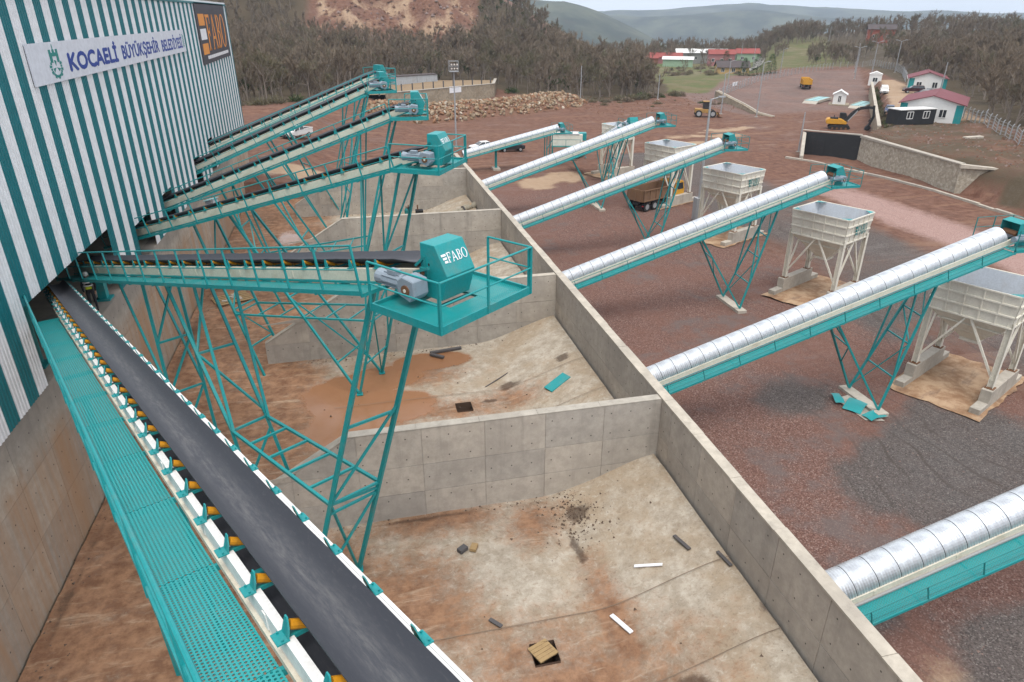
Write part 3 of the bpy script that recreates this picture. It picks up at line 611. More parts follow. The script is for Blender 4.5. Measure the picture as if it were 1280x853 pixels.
def belt_mesh(L, n=40, w=.42):
    prof = [(-w, .25), (-w * .72, .16), (-w * .4, .08), (0, .075), (w * .4, .08), (w * .72, .16), (w, .25)]
    g = MB(); rows = []
    for i in range(n + 1):
        x = L * i / n; fl = sm(L - 1.4, L, x); sag = .012 * (i % 2)
        rows.append([(x, y, (z - sag) * (1 - fl) + .13 * fl) for y, z in prof])
    k = len(prof)
    g.add([p for r in rows for p in r], [(i * k + j, (i + 1) * k + j, (i + 1) * k + j + 1, i * k + j + 1) for i in range(n) for j in range(k - 1)])
    b = [[(x, y, z - .022) for x, y, z in r] for r in rows]
    g.add([p for r in b for p in r], [(i * k + j, i * k + j + 1, (i + 1) * k + j + 1, (i + 1) * k + j) for i in range(n) for j in range(k - 1)])
    for j in (0, k - 1): g.strip([r[j] for r in rows], [r[j] for r in b])
    # wrap round the head drum
    cx, cz = L, -.07; A = [(cx + .2 * math.sin(t), cz + .2 * math.cos(t)) for t in np.linspace(0, PI, 9)]
    g.strip([(x, -w, z) for x, z in A], [(x, w, z) for x, z in A])
    g.strip([(0, -w, -.28), (L, -w, -.275)], [(0, w, -.28), (L, w, -.275)])
    return g
def idler_meshes():
    g = MB()
    for s in (-1, 1):
        g.box(-.10, .10, s * HW - .06, s * HW + .06, .006, .022)
        g.ext([(-.075, s * .46, .022), (.075, s * .46, .022), (.03, s * .46, .235), (-.03, s * .46, .235)], (0, s * .022, 0))
        g.box(-.02, .02, s * .185 - .008, s * .185 + .008, -.02, .07)
    g.box(-.035, .035, -.45, .45, -.03, .0); g.box(-.006, .006, -.44, .44, -.08, -.03)
    r = []
    for p, q in (((0, -.155, .012), (0, .155, .012)), ((0, -.20, .03), (0, -.435, .165)), ((0, .20, .03), (0, .435, .165))):
        r.append(MB().tube(p, q, .047, 9).mesh('roller', M['yellow']))
    cap = MB().tube((0, -.425, .155), (0, -.452, .172), .06, 10).tube((0, .425, .155), (0, .452, .172), .06, 10)
    return g.mesh('idler_frame', M['teal']), r
IDF, ROL = idler_meshes()
ROLL_ALL = (lambda g: g.mesh('roller_set', M['yellow']))(MB().tube((0, -.155, .012), (0, .155, .012), .047, 6).tube((0, -.20, .03), (0, -.435, .165), .047, 6).tube((0, .20, .03), (0, .435, .165), .047, 6))
def idlers(root, L, step, x0, full=True):
    x = x0
    while x < L - .9:
        f = part('idler_frame', IDF, None, root, (x, 0, 0))
        for r in (ROL if full else [ROLL_ALL]): part('roller', r, None, f)
        x += step
def walkway(root, L, y0, y1, z, x0=0., pan=2., mat='grate', kick=.12, br=True):
    n = max(1, round((L - x0) / pan)); p = (L - x0) / n
    me = MB().box(.006, p - .006, y1, y0, -.012, 0).mesh('walkway_panel', M[mat])
    for i in range(n): part('walkway_panel', me, None, root, (x0 + i * p, 0, z))
    g = MB().box(x0, L, y1 - .035, y1 - .002, z - .05, z + kick - .05); part('toe_board', g, M['teal'], root)
    if br:
        bm_ = MB().box(-.03, .03, y1 - .03, .4, -.09, -.015).mesh('walkway_bracket', M['teal'])
        for i in range(n + 1): part('walkway_bracket', bm_, None, root, (min(x0 + i * p + .02, L - .04), 0, z))
def rails(root, L, y, z, h, step, x0, w=.045, mids=1, lean=0., mat='teal'):
    n = max(1, round((L - x0) / step)); st = (L - x0) / n
    me = MB().bar((0, 0, -.06), (lean, 0, h), w).mesh('rail_post', M[mat])
    for i in range(n + 1): part('rail_post', me, None, root, (x0 + i * st, y, z))
    part('hand_rail', MB().tube((x0 + lean - .02, y, z + h), (L + lean + .02, y, z + h), w * .55, 8), M[mat], root)
    for k in range(mids):
        f = (k + 1) / (mids + 1); part('mid_rail', MB().tube((x0 + lean * f, y + .002, z + h * f), (L + lean * f, y + .002, z + h * f), w * .36, 6), M[mat], root)
def wbars(root, Mi, segs, w, mat, name, plates=()):
    """square tubes given in world space, one part each"""
    for s in segs:
        g = MB().bar(s[0], s[1], s[2] if len(s) > 2 else w); g.xf(Mi); part(name, g, M[mat], root)
    for p in plates:
        g = MB().box(p[0] - .16, p[0] + .16, p[1] - .16, p[1] + .16, p[2], p[2] + .05).xf(Mi); part('foot_plate', g, M[mat], root)
def lerp(a, b, t): return tuple(a[i] + (b[i] - a[i]) * t for i in range(3))

MOTOR = None
def motor_parts(root, loc, rot, s=1.):
    """geared motor: finned motor barrel along x, gearbox block with a round output cover"""
    g = MB(); g.tube((-.62, 0, .05), (-.05, 0, .05), .15, 14); g.tube((-.78, 0, .05), (-.62, 0, .05), .17, 14, .15)
    for i in range(10):
        t = 2 * PI * i / 10; c, sn = math.cos(t), math.sin(t); g.bar((-.58, .16 * c, .05 + .16 * sn), (-.1, .16 * c, .05 + .16 * sn), .02)
    g.box(-.45, -.2, -.09, .09, .19, .28)
    for v in range(len(g.v)): g.v[v] = tuple(s * c for c in g.v[v])
    part('motor', g, M['grey_metal'], root, loc, rot)
    g = MB(); g.ext([(-.05, -.2, -.14), (.3, -.2, -.24), (.44, -.2, -.1), (.42, -.2, .22), (.1, -.2, .27), (-.05, -.2, .16)], (0, .42, 0)); g.tube((-.1, 0, .05), (-.04, 0, .05), .19, 14)
    for v in range(len(g.v)): g.v[v] = tuple(s * c for c in g.v[v])
    gb = part('gearbox', bevel(g.mesh('gearbox', M['grey_metal']), .02 * s), None, root, loc, rot)
    part('output_cover', MB().tube((.2 * s, -.2 * s, .0), (.2 * s, -.225 * s, .0), .115 * s, 12), M['rust'], gb); part('output_shaft', MB().tube((.2 * s, -.2 * s, .0), (.2 * s, -.235 * s, .0), .04 * s, 8), M['hopper'], gb)
def head_station(root, L, pit, fx0=-1.5, fx1=.8, hy=1.6, fz=-.78, rh=1.1, letter=True, small=False, post=.05, walk_y=-1.26):
    """level drive platform with railing, chute guard and geared motor; axis local to the head, kept level"""
    rot = (0, pit, 0); loc = (L, 0, 0); P = lambda n, g, m, lb=None: part(n, g, M[m] if isinstance(m, str) else m, root, loc, rot, label=lb)
    g = MB()
    for a, b, c, e in ((fx0, fx1, -hy, -hy + .05), (fx0, fx1, hy - .05, hy), (fx1 - .05, fx1, -hy + .05, hy - .05), (fx0, fx0 + .05, -hy + .05, hy - .05)): g.box(a, b, c, e, fz - .12, fz + .08)
    P('platform_frame', g, 'teal')
    g = MB()
    for x in np.linspace(fx0 + .5, fx1 - .45, 3): g.bar((x, -hy + .05, fz - .07), (x, hy - .05, fz - .07), .07)
    for y in (-.6, .6): g.bar((fx0 + .05, y, fz - .08), (fx1 - .05, y, fz - .08), .06)
    P('floor_joist', g, 'teal_dark')
    for y0, y1 in ((-hy + .05, -.5), (.5, hy - .05)): P('platform_grating', MB().box(fx0 + .05, fx1 - .05, y0, y1, fz - .02, fz - .005), 'grate')
    P('platform_grating', MB().box(.72, fx1 - .05, -.495, .495, fz - .02, fz - .005), 'grate')
    c = [(fx0, -hy), (fx1, -hy), (fx1, hy), (fx0, hy)]
    ps = [(c[0], 1), (lerp((*c[0], 0), (*c[1], 0), .985)[:2], 1), (c[1], 1), ((fx1, -.02), 1), (c[2], 1), ((fx1 - .07, hy), 1), ((fx0 + .9, hy), 1)]
    for p, k in ps: P('rail_post', MB().bar((p[0], p[1], fz - .1), (p[0], p[1], fz + rh), post), 'teal')
    for nm, h, r in (('hand_rail', rh, post * .55), ('mid_rail', rh * .52, post * .42)):
        for a, b in ((c[0], c[1]), (c[1], c[2]), (c[2], (fx0 + .9, hy))): P(nm, MB().tube((*a, fz + h), (*b, fz + h), r, 8), 'teal')
    # chute guard
    prof = [(-.2, .62), (.28, .62), (.66, -.06), (.46, -.70), (-.2, -.70)]
    gd = MB(); gd.ext([(x, -.48, z) for x, z in prof], (0, .96, 0)); gm = bevel(gd.mesh('chute_guard', M['teal']), .012)
    cg = part('chute_guard', gm, None, root, loc, rot)
    if letter:
        g = serif_word(-.008); bars(g, -.85, -.12, -.008); g.xf(Matrix.Diagonal((.20, 1, .245, 1)))
        # FABO printed on the sloping front face, reading across the conveyor
        d = (Vector((.66, 0, -.06)) - Vector((.28, 0, .62))).normalized(); up = -d; nrm = Vector((up.z, 0, -up.x)) if up.z > 0 else Vector((-up.z, 0, up.x))
        right = Vector((0, 1, 0)); cen = Vector((.28, 0, .62)) + d * .48
        Mx = Matrix(((right.x, -nrm.x, up.x, 0), (right.y, -nrm.y, up.y, 0), (right.z, -nrm.z, up.z, 0), (0, 0, 0, 1)))
        g.xf(Matrix.Translation(cen + right * -.245 + nrm * .004) @ Mx); part('lettering', g, M['print_white'], cg)
        part('guard_latch', MB().box(.05, .1, -.485, -.48, .1, .16), M['dark'], cg)
    P('head_pulley', MB().tube((-.02, -.42, -.07), (-.02, .42, -.07), .19, 14).tube((-.02, -.62, -.07), (-.02, .62, -.07), .045, 8), 'rust')
    for s in (-1, 1): P('bearing_block', MB().box(-.14, .1, s * .53 - .05, s * .53 + .05, -.2, .05), 'teal_dark')
    P('torque_arm', MB().bar((-.3, -.62, -.1), (.2, -.62, .1), .06).bar((-.3, -.55, .05), (-.05, -.5, .3), .06).bar((-.05, -.5, .3), (.0, -.5, -.1), .05), 'teal_dark')
    motor_parts(root, tuple(Vector(loc) + Euler(rot).to_matrix() @ Vector((-.28, -.92, -.35))), rot, 1.15)

FAN_GROUP = 'open stockpile conveyors fanning out of the hall'
def open_conveyor(label, tail, head, full, rail_h=1.2):
    root, L, pit, Mw, Mi = frame_root('belt_conveyor', label, 'conveyor', tail, head, FAN_GROUP)
    for s in (-1, 1): part('side_beam', beam_mesh(L - .25, s * HW, M['cream'], .32), M['cream'], root)
    part('lower_chord', MB().bar((0, -HW - .03, -.36), (L - .3, -HW - .03, -.36), .06).bar((0, HW, -.36), (L - .3, HW, -.36), .06), M['teal'], root)
    part('belt', belt_mesh(L), M['belt'], root, smooth=True)
    idlers(root, L, 1.07, .5, full)
    walkway(root, L - 1.6, -.50, -1.26, -.42)
    rails(root, L - 1.65, -1.27, -.42, rail_h, 1.62, .2, .05)
    head_station(root, L, pit, fx0=-.78, fx1=1.5) if full else head_station(root, L, pit)
    return root, L, Mw, Mi
def axis_pt(tail, head, s, lat, dz):
    t = Vector(tail); d = (Vector(head) - t); n = d.length; d /= n; l = Vector((-d.y, d.x, 0)).normalized(); p = t + d * s + l * lat; return (p.x, p.y, p.z + dz)
def prolong(wall, head, back):
    d = (Vector(head) - Vector(wall)).normalized(); return tuple(Vector(wall) - d * back)

# 1: the one nearest the camera
H1 = (1.88, 15.6, 12.6); T1 = prolong((-11.3, 32.3, 8.05), H1, 2.)
c1, L1, Mw1, Mi1 = open_conveyor('open conveyor nearest the camera, its drive platform and lettered guard in full view', T1, H1, True)
ax1 = lambda s, lat, dz=-.46: axis_pt(T1, H1, s + 2., lat, dz)
F1 = [(-2.75, 18.3, 0), (-1.14, 19.4, 0)]
A1t = [ax1(19.9, -.62), ax1(20.6, .62)]
segs = [(A1t[0], F1[0], .13), (A1t[1], F1[1], .13)]
zA = .37; La = [lerp(F1[i], A1t[i], zA) for i in (0, 1)]
segs += [(lerp(F1[0], A1t[0], .62), lerp(F1[1], A1t[1], .62)), (La[0], lerp(F1[1], A1t[1], .64)), (La[0], lerp(F1[1], A1t[1], .35)), (La[0], La[1]), (lerp(F1[0], A1t[0], .335), lerp(F1[1], A1t[1], .335)), (lerp(F1[0], A1t[0], .0), lerp(F1[1], A1t[1], .34)), (lerp(F1[1], A1t[1], .0), La[0])]
Lb = [(-5.05, 22.35, 4.6), (-3.95, 23.15, 4.6)]
Fb = [(-4.6, 22.2, 0), (-3.1, 22.9, 0)]
B1t = [ax1(7.6, -.6), ax1(8.4, .6)]; B2t = [ax1(9.9, -.6), ax1(10.4, .6)]
for i in (0, 1): segs += [(B1t[i], Lb[i], .11), (B2t[i], lerp(Lb[i], La[i], .02), .10), (Lb[i], Fb[i], .11), (Lb[i], La[i], .10)]
for t in np.linspace(0, 1, 6): segs.append((lerp(Lb[0], La[0], t), lerp(Lb[1], La[1], t), .08))
segs += [(lerp(B1t[0], Lb[0], .5), lerp(B1t[1], Lb[1], .5)), (lerp(B1t[0], Lb[0], .5), B1t[1]), (lerp(B1t[0], Lb[0], .5), lerp(B1t[1], Lb[1], .95)), (lerp(Lb[0], Fb[0], .5), lerp(Lb[1], Fb[1], .1)), (lerp(Lb[0], Fb[0], .5), Fb[1]), (lerp(Lb[0], La[0], .1), lerp(Fb[1], Lb[1], .4))]
C1t = [ax1(5.6, -.6), ax1(5.9, .6)]; Fc = [(-7.9, 26.3, 0), (-6.7, 27.2, 0)]; D1t = [ax1(3.2, -.6), ax1(3.5, .6)]
for i in (0, 1): segs += [(C1t[i], Fc[i], .11), (D1t[i], lerp(C1t[i], Fc[i], .55), .09)]
segs += [(lerp(C1t[0], Fc[0], f), lerp(C1t[1], Fc[1], f)) for f in (.3, .55, .8)] + [(C1t[1], lerp(C1t[0], Fc[0], .3)), (lerp(C1t[1], Fc[1], .3), lerp(C1t[0], Fc[0], .55)), (lerp(C1t[1], Fc[1], .55), lerp(C1t[0], Fc[0], .8))]
wbars(c1, Mi1, segs, .075, 'teal', 'trestle_bar', F1 + Fb + Fc)

def fan(label, wall, head, foot_s, lad=True, rear_s=.42):
    tail = prolong(wall, head, 2.); root, L, Mw, Mi = open_conveyor(label, tail, head, False, 1.05)
    ax = lambda s, lat, dz=-.46: axis_pt(tail, head, s, lat, dz)
    Fz = []
    for lat in (-1.25, 1.25):
        p = ax(foot_s, lat); Fz.append((p[0], p[1], 0.02 if abs(p[0]) < 11 and p[1] < 77 else gz(p[0], p[1])))
    top = [ax(L - 1.6, -.6), ax(L - 1.2, .6)]; top2 = [ax(L - 3.6, -.6), ax(L - 3.3, .6)]; rear = [ax(L * rear_s, -.6), ax(L * rear_s + .4, .6)]
    s = []
    for i in (0, 1): s += [(top[i], Fz[i], .12), (top2[i], lerp(top[i], Fz[i], .8), .09), (rear[i], Fz[i], .11)]
    s += [(lerp(top[0], Fz[0], f), lerp(top[1], Fz[1], f)) for f in (.35, .62, .85)] + [(lerp(top[0], Fz[0], .35), top[1]), (lerp(top[1], Fz[1], .35), lerp(top[0], Fz[0], .62)), (lerp(top[0], Fz[0], .62), Fz[1]), (rear[1], lerp(rear[0], Fz[0], .45)), (lerp(rear[0], Fz[0], .45), lerp(rear[1], Fz[1], .45)), (lerp(rear[0], Fz[0], .45), lerp(rear[1], Fz[1], .9)), (lerp(rear[0], Fz[0], .82), lerp(rear[1], Fz[1], .82))]
    # second trestle nearer the hall with a level ladder between the two
    r2 = [ax(L * .30, -.6), ax(L * .30 + .4, .6)]; f2 = []
    for lat in (-1.0, 1.0):
        p = ax(L * .46, lat); f2.append((p[0], p[1], .02 if p[1] < 77 else gz(p[0], p[1])))
    if lad:
      for i in (0, 1): s += [(r2[i], f2[i], .11)]
      s += [(lerp(r2[0], f2[0], f), lerp(r2[1], f2[1], f)) for f in (.3, .55, .8)] + [(r2[1], lerp(r2[0], f2[0], .3)), (lerp(r2[1], f2[1], .3), lerp(r2[0], f2[0], .55)), (lerp(r2[0], f2[0], .55), lerp(r2[1], f2[1], .8))]
    if lad:
        a = [lerp(f2[i], r2[i], .42) for i in (0, 1)]; b = [lerp(Fz[i], top[i], .36) for i in (0, 1)]
        s += [(a[i], b[i], .09) for i in (0, 1)] + [(lerp(a[0], b[0], t), lerp(a[1], b[1], t), .06) for t in np.linspace(0, 1, 7)]
    wbars(root, Mi, s, .07, 'teal', 'trestle_bar', Fz)
    return root
fan('second open conveyor, its guard and railing in front of the floodlight mast', (-11.3, 39.9, 7.55), (3.75, 31.0, 12.72), 15.6)
fan('third open belt conveyor, ending against the heap of broken rock', (-11.3, 46.3, 7.55), (4.2, 44.8, 13.15), 13.5)
fan('fourth open belt conveyor, just under the uppermost one', (-11.3, 56.6, 7.85), (3.0, 59.6, 13.3), 12.5, False)
fan('farthest open belt conveyor, uppermost of the fan and ending before the white shed', (-11.3, 63.0, 8.2), (3.6, 74.6, 12.9), 14., False)

# ---------------------------------------------------------------- wide feed belt in the foreground
dirm = Vector((.4162, -.8909, .1820)).normalized(); Cm = Vector((.077, 3.575, 13.138))
Tm = Cm - dirm * 31.; Hm = Cm + dirm * 12.
mb, Lm, pm, Mwm, Mim = frame_root('feed_conveyor', 'long feed belt in the foreground with a turquoise punched walkway beside it', 'conveyor', tuple(Tm), tuple(Hm))
for s in (-1, 1): part('side_beam', beam_mesh(Lm, s * (HW - .02), M['white'], .24, 2.4), M['white'], mb)
g = MB().box(0, Lm, HW - .006, HW + .035, -.012, .005); part('beam_flange', g, M['white'], mb)
g = MB(); g.box(0, Lm, -HW - .035, -HW + .02, -.33, -.245).box(0, Lm, HW - .06, HW + .02, -.33, -.245); part('lower_chord', g, M['cream'], mb)
part('belt', belt_mesh(Lm, 72, .32), M['belt'], mb, smooth=True)
x = .4; k = 0
IDN = MB()
for s in (-1, 1):
    IDN.box(-.10, .10, s * HW - .075, s * HW + .045, .006, .02); IDN.ext([(-.085, s * .43, .02), (.085, s * .43, .02), (.075, s * .405, .10), (.03, s * .385, .20), (-.03, s * .385, .20), (-.075, s * .405, .10)], (0, s * .014, 0))
    for bx in (-.07, .07): IDN.tube((bx, s * (HW + .015), .02), (bx, s * (HW + .015), .04), .012, 6)
IDN.box(-.045, .045, -.43, .43, -.03, .012)
IDN = IDN.mesh('idler_frame', M['teal'])
RN = [MB().tube(p, q, .05, 10).mesh('roller', M['yellow']) for p, q in (((0, -.14, -.02), (0, .14, -.02)), ((0, -.15, -.015), (0, -.385, .105)), ((0, .15, -.015), (0, .385, .105)))]
while x < Lm:
    f = part('idler_frame', IDN, None, mb, (x, 0, 0))
    for r in RN: part('roller', r, None, f)
    if k % 3 == 1: part('cross_tie', MB().box(-.04, .04, -.44, .44, -.2, -.12), M['teal'], mb, (x + .48, 0, 0))
    x += .965; k += 1
part('drip_tray', MB().box(0, Lm, -.36, .36, -.5, -.47), M['dark'], mb)
WX0 = 31. - 24.6
walkway(mb, Lm, -.545, -1.25, -.32, WX0, 2.35, 'grate', .14)
rails(mb, Lm, -1.275, -.32, 1.02, 2.35, WX0, .05)
wbars(mb, Mim, [(tuple(Cm - dirm * 14 + Vector((-.9 * .9, -.42 * .9, -.6))), (-6.55, 16.2, 0)), (tuple(Cm - dirm * 14 + Vector((.9 * .4, .42 * .4, -.6))), (-5.35, 16.8, 0))], .12, 'teal', 'trestle_bar')

# ---------------------------------------------------------------- covered conveyors to the truck hoppers
RC = .58
def cover_mesh(seg=.8, ribs=8, n=22):
    rows = []; m = ribs * 2
    for i in range(m + 1):
        x = .012 + (seg - .024) * i / m; r = RC + (.008 if i % 2 else -.008)
        rows.append([(x, r * math.cos(t), .04 + r * math.sin(t)) for t in np.linspace(R(-12), R(192), n + 1)])
    k = n + 1; g = MB().add([p for r in rows for p in r], [(i * k + j, (i + 1) * k + j, (i + 1) * k + j + 1, i * k + j + 1) for i in range(m) for j in range(n)])
    return g.mesh('cover_sheet', M['cover'])
COV = cover_mesh()
BAND = (lambda g: g.mesh('cover_band', M['dark']))(MB().strip([(-.012, (RC - .008) * math.cos(t), .04 + (RC - .008) * math.sin(t)) for t in np.linspace(R(-10), R(190), 15)], [(.012, (RC - .008) * math.cos(t), .04 + (RC - .008) * math.sin(t)) for t in np.linspace(R(-10), R(190), 15)]))
CG = 'covered conveyors over the gravel yard'
def covered(label, tail, head, foot=None, front=None, rear=None, nfoot=None, first_cover=0.):
    root, L, pit, Mw, Mi = frame_root('covered_conveyor', label, 'conveyor', tail, head, CG)
    for s in (-1, 1): part('side_beam', beam_mesh(L - .1, s * .60, M['cream'], .30), M['cream'], root)
    part('belt', MB().box(0, L - .2, -.4, .4, .03, .05).box(0, L - .2, -.4, .4, -.26, -.24), M['belt'], root)
    n = int((L - .15) / .8)
    for i in range(n):
        c = part('cover_sheet', COV, None, root, (i * .8, 0, 0)); part('cover_band', BAND, None, c)
    g = MB(); g.add([(n * .8 - .03, RC * .97 * math.cos(t), .04 + RC * .97 * math.sin(t)) for t in np.linspace(0, PI, 12)], [tuple(range(12))]); part('end_plate', g, M['dark'], root)
    walkway(root, L - 1., -.64, -1.38, -.34, 0., 1.95, 'grate', .1)
    rails(root, L - 1., -1.39, -.34, .62, 1.95, .3, .035, 2, mat='teal_dark')
    part('cable_tray', MB().box(0, L - 1., -.70, -.62, -.30, -.24), M['pipe_grey'], root)
    # drive
    rot = (0, pit, 0); loc = (L, 0, 0); P = lambda nm, g, m: part(nm, g, M[m], root, loc, rot)
    prof = [(-.12, .62), (.36, .74), (.74, .04), (.56, -.55), (-.1, -.55)]; w = .55
    gd = MB()
    for s in (-w, w): gd.ext([(x, s - .012, z) for x, z in prof], (0, .024, 0))
    gd.ext([(-.12, -w, .62), (.36, -w, .74), (.36, -w, .72), (-.12, -w, .60)], (0, 2 * w, 0)); gd.ext([(.36, -w, .74), (.74, -w, .04), (.72, -w, .04), (.35, -w, .72)], (0, 2 * w, 0)); gd.ext([(.74, -w, .04), (.56, -w, -.55), (.54, -w, -.55), (.72, -w, .04)], (0, 2 * w, 0))
    P('chute_guard', gd, 'teal'); P('head_pulley', MB().tube((.05, -.42, 0), (.05, .42, 0), .19, 12), 'rust')
    motor_parts(root, tuple(Vector(loc) + Euler(rot).to_matrix() @ Vector((.1, -.85, -.12))), rot, .95)
    fz = -.55; x0, x1, hy = -.9, 1.5, 1.35
    g = MB()
    for a, b, c, e in ((x0, x1, -hy, -hy + .05), (x0, x1, hy - .05, hy), (x1 - .05, x1, -hy + .05, hy - .05)): g.box(a, b, c, e, fz - .12, fz + .05)
    P('platform_frame', g, 'teal'); P('platform_grating', MB().box(x0, x1 - .05, -hy + .05, -.55, fz - .02, fz), 'grate'); P('platform_grating', MB().box(x0, x1 - .05, .55, hy - .05, fz - .02, fz), 'grate'); P('platform_grating', MB().box(.75, x1 - .05, -.545, .545, fz - .02, fz), 'grate')
    for p in ((x0, -hy), (x0 + 1.2, -hy), (x1, -hy), (x1, 0), (x1, hy), (x0 + 1.2, hy), (x0, hy)): P('rail_post', MB().bar((*p, fz), (*p, fz + 1.1), .04), 'pipe_grey' if 0 else 'teal_dark')
    for h in (1.1, .55):
        for a, b in (((x0, -hy), (x1, -hy)), ((x1, -hy), (x1, hy)), ((x1, hy), (x0, hy))): P('hand_rail', MB().tube((*a, fz + h), (*b, fz + h), .02, 6), 'teal_dark')
    if foot:
        ax = lambda X, lat, dz: axis_pt(tail, head, (X - tail[0]) / math.cos(pit), lat, dz)
        Fz = [(foot, tail[1] - 1.25, YZ + .3), (foot, tail[1] + 1.25, YZ + .3)]
        for i, p in enumerate(Fz): Fz[i] = (p[0], p[1], gz(p[0], p[1]) + .22)
        ft = [ax(front, -.6, -.42), ax(front + .2, .6, -.42)]; f2 = [ax(front - 1.3, -.6, -.42), ax(front - 1.2, .6, -.42)]; rt = [ax(rear, -.6, -.42), ax(rear + .2, .6, -.42)]
        s = []
        for i in (0, 1): s += [(ft[i], Fz[i], .11), (rt[i], lerp(Fz[i], rt[i], .02), .1), (lerp(rt[i], rt[1 - i], .15), lerp(Fz[i], rt[i], .12), .06), (f2[i], lerp(ft[i], Fz[i], .75), .08)]
        s += [(lerp(ft[0], Fz[0], f), lerp(ft[1], Fz[1], f), .07) for f in (.3, .5, .75)] + [(ft[1], lerp(ft[0], Fz[0], .3)), (lerp(ft[0], Fz[0], .5), lerp(ft[1], Fz[1], .97)), (lerp(ft[1], Fz[1], .3), lerp(ft[0], Fz[0], .5)), (lerp(rt[0], Fz[0], .3), lerp(rt[1], Fz[1], .3)), (lerp(rt[0], Fz[0], .3), rt[1]), (lerp(rt[0], Fz[0], .3), lerp(rt[1], Fz[1], .65))]
        wbars(root, Mi, s, .06, 'teal', 'trestle_bar')
        g = MB().box(foot - .35, foot + .35, tail[1] - 1.7, tail[1] + 1.7, Fz[0][2] - .6, Fz[0][2]).xf(Mi); part('footing', g, M['conc'], root)
    return root, Mi
YZ = -2.2; SL = .318
for y, lb in ((13.9, 'nearest covered silver conveyor, rising out of the frame at the lower right'), (28.7, 'second covered silver conveyor from the camera, with teal mats dumped at its footing'), (43.7, 'covered silver conveyor in the middle of the yard, third from the camera'), (59.0, 'fourth covered silver conveyor, above the parked tipper truck'), (74.2, 'fifth covered silver conveyor, farthest of the long ones')):
    dz = 0.
    covered(lb, (12.2, y, .42), (34.2, y, .42 + 22 * SL), 27.5, 29.9, 23.9)
cf, Mi = covered('short covered conveyor behind the last bin, with white hopper machine at its head', (15.6, 97.8, .1), (29.9, 98.0, 3.3))
wbars(cf, Mi, [((20.4, 97.4, -.0), (20.4, 97.4, 1.0)), ((20.4, 98.4, .0), (20.4, 98.4, 1.0))] + [((27.8, y, gz(27.8, y)), (27.8, y, 2.5)) for y in (97.3, 98.5)] + [((28.6, y, gz(28.6, y)), (28.6, y, 2.7)) for y in (97.3, 98.5)] + [((27.8, 97.3, .5), (28.6, 97.3, 1.8)), ((15.9, 97.4, gz(15.9, 97.4)), (16.2, 97.4, -.1)), ((15.9, 98.4, gz(15.9, 98.4)), (16.2, 98.4, -.1))], .1, 'teal', 'trestle_bar')
z = gz(20.4, 97.8); part('footing', MB().box(19.9, 20.9, 97.1, 98.7, z - .2, z + .3).xf(Mi), M['conc'], cf); part('support_column', MB().box(20.25, 20.55, 97.75, 98.05, z + .3, 1.0).xf(Mi), M['teal'], cf)
cgv, Mi = covered('short steep covered conveyor half hidden behind the fifth one, its guard facing the camera side', (31.6, 96.0, -.6), (33.6, 80.5, 6.2))
s = []
for x in (32.6, 34.4): s += [((x, 83., 4.4), (x, 86.5, gz(x, 86.5)), .1), ((x, 89.5, 1.6), (x, 86.7, gz(x, 86.7)), .1)]
wbars(cgv, Mi, s, .1, 'teal', 'trestle_bar')
def mk_apron():
    t = NT('muddy_apron'); n = t.noise(.7, detail=8, rough=.7); n2 = t.noise(3, detail=7, rough=.7); sx = t.scl((.3, 1.2, 1))
    col = t.mix(t.ss(n, .35, .65), (.22, .125, .07), (.40, .28, .18)); col = t.mix(t.ma('MULTIPLY', t.ss(t.noise(1.2, sx, 6), .52, .7), .7), col, (.15, .10, .075)); col = t.mix(t.ma('MULTIPLY', t.ss(n2, .55, .75), .4), col, (.46, .35, .25)); t.bump(n2, .5, .03); return t.fin(col, .8)
M['apron'] = mk_apron()
M['deck'] = paint('pale_teal_deck', (.26, .46, .47), .5, (.3, .28, .24), .4, 1)
M['shed'] = paint('pale_sheet_metal', (.40, .42, .44), .5, (.26, .2, .16), .5, .6)
M['terrace'] = paint('terrace_earth', (.24, .17, .10), .9, (.14, .09, .06), .6, .4)
M['lane'] = paint('grey_lane', (.30, .28, .26), .9, (.2, .16, .13), .5, .3)
LANE = [(150, 268), (170, 286), (184, 300), (196, 318), (212, 344), (224, 372)]
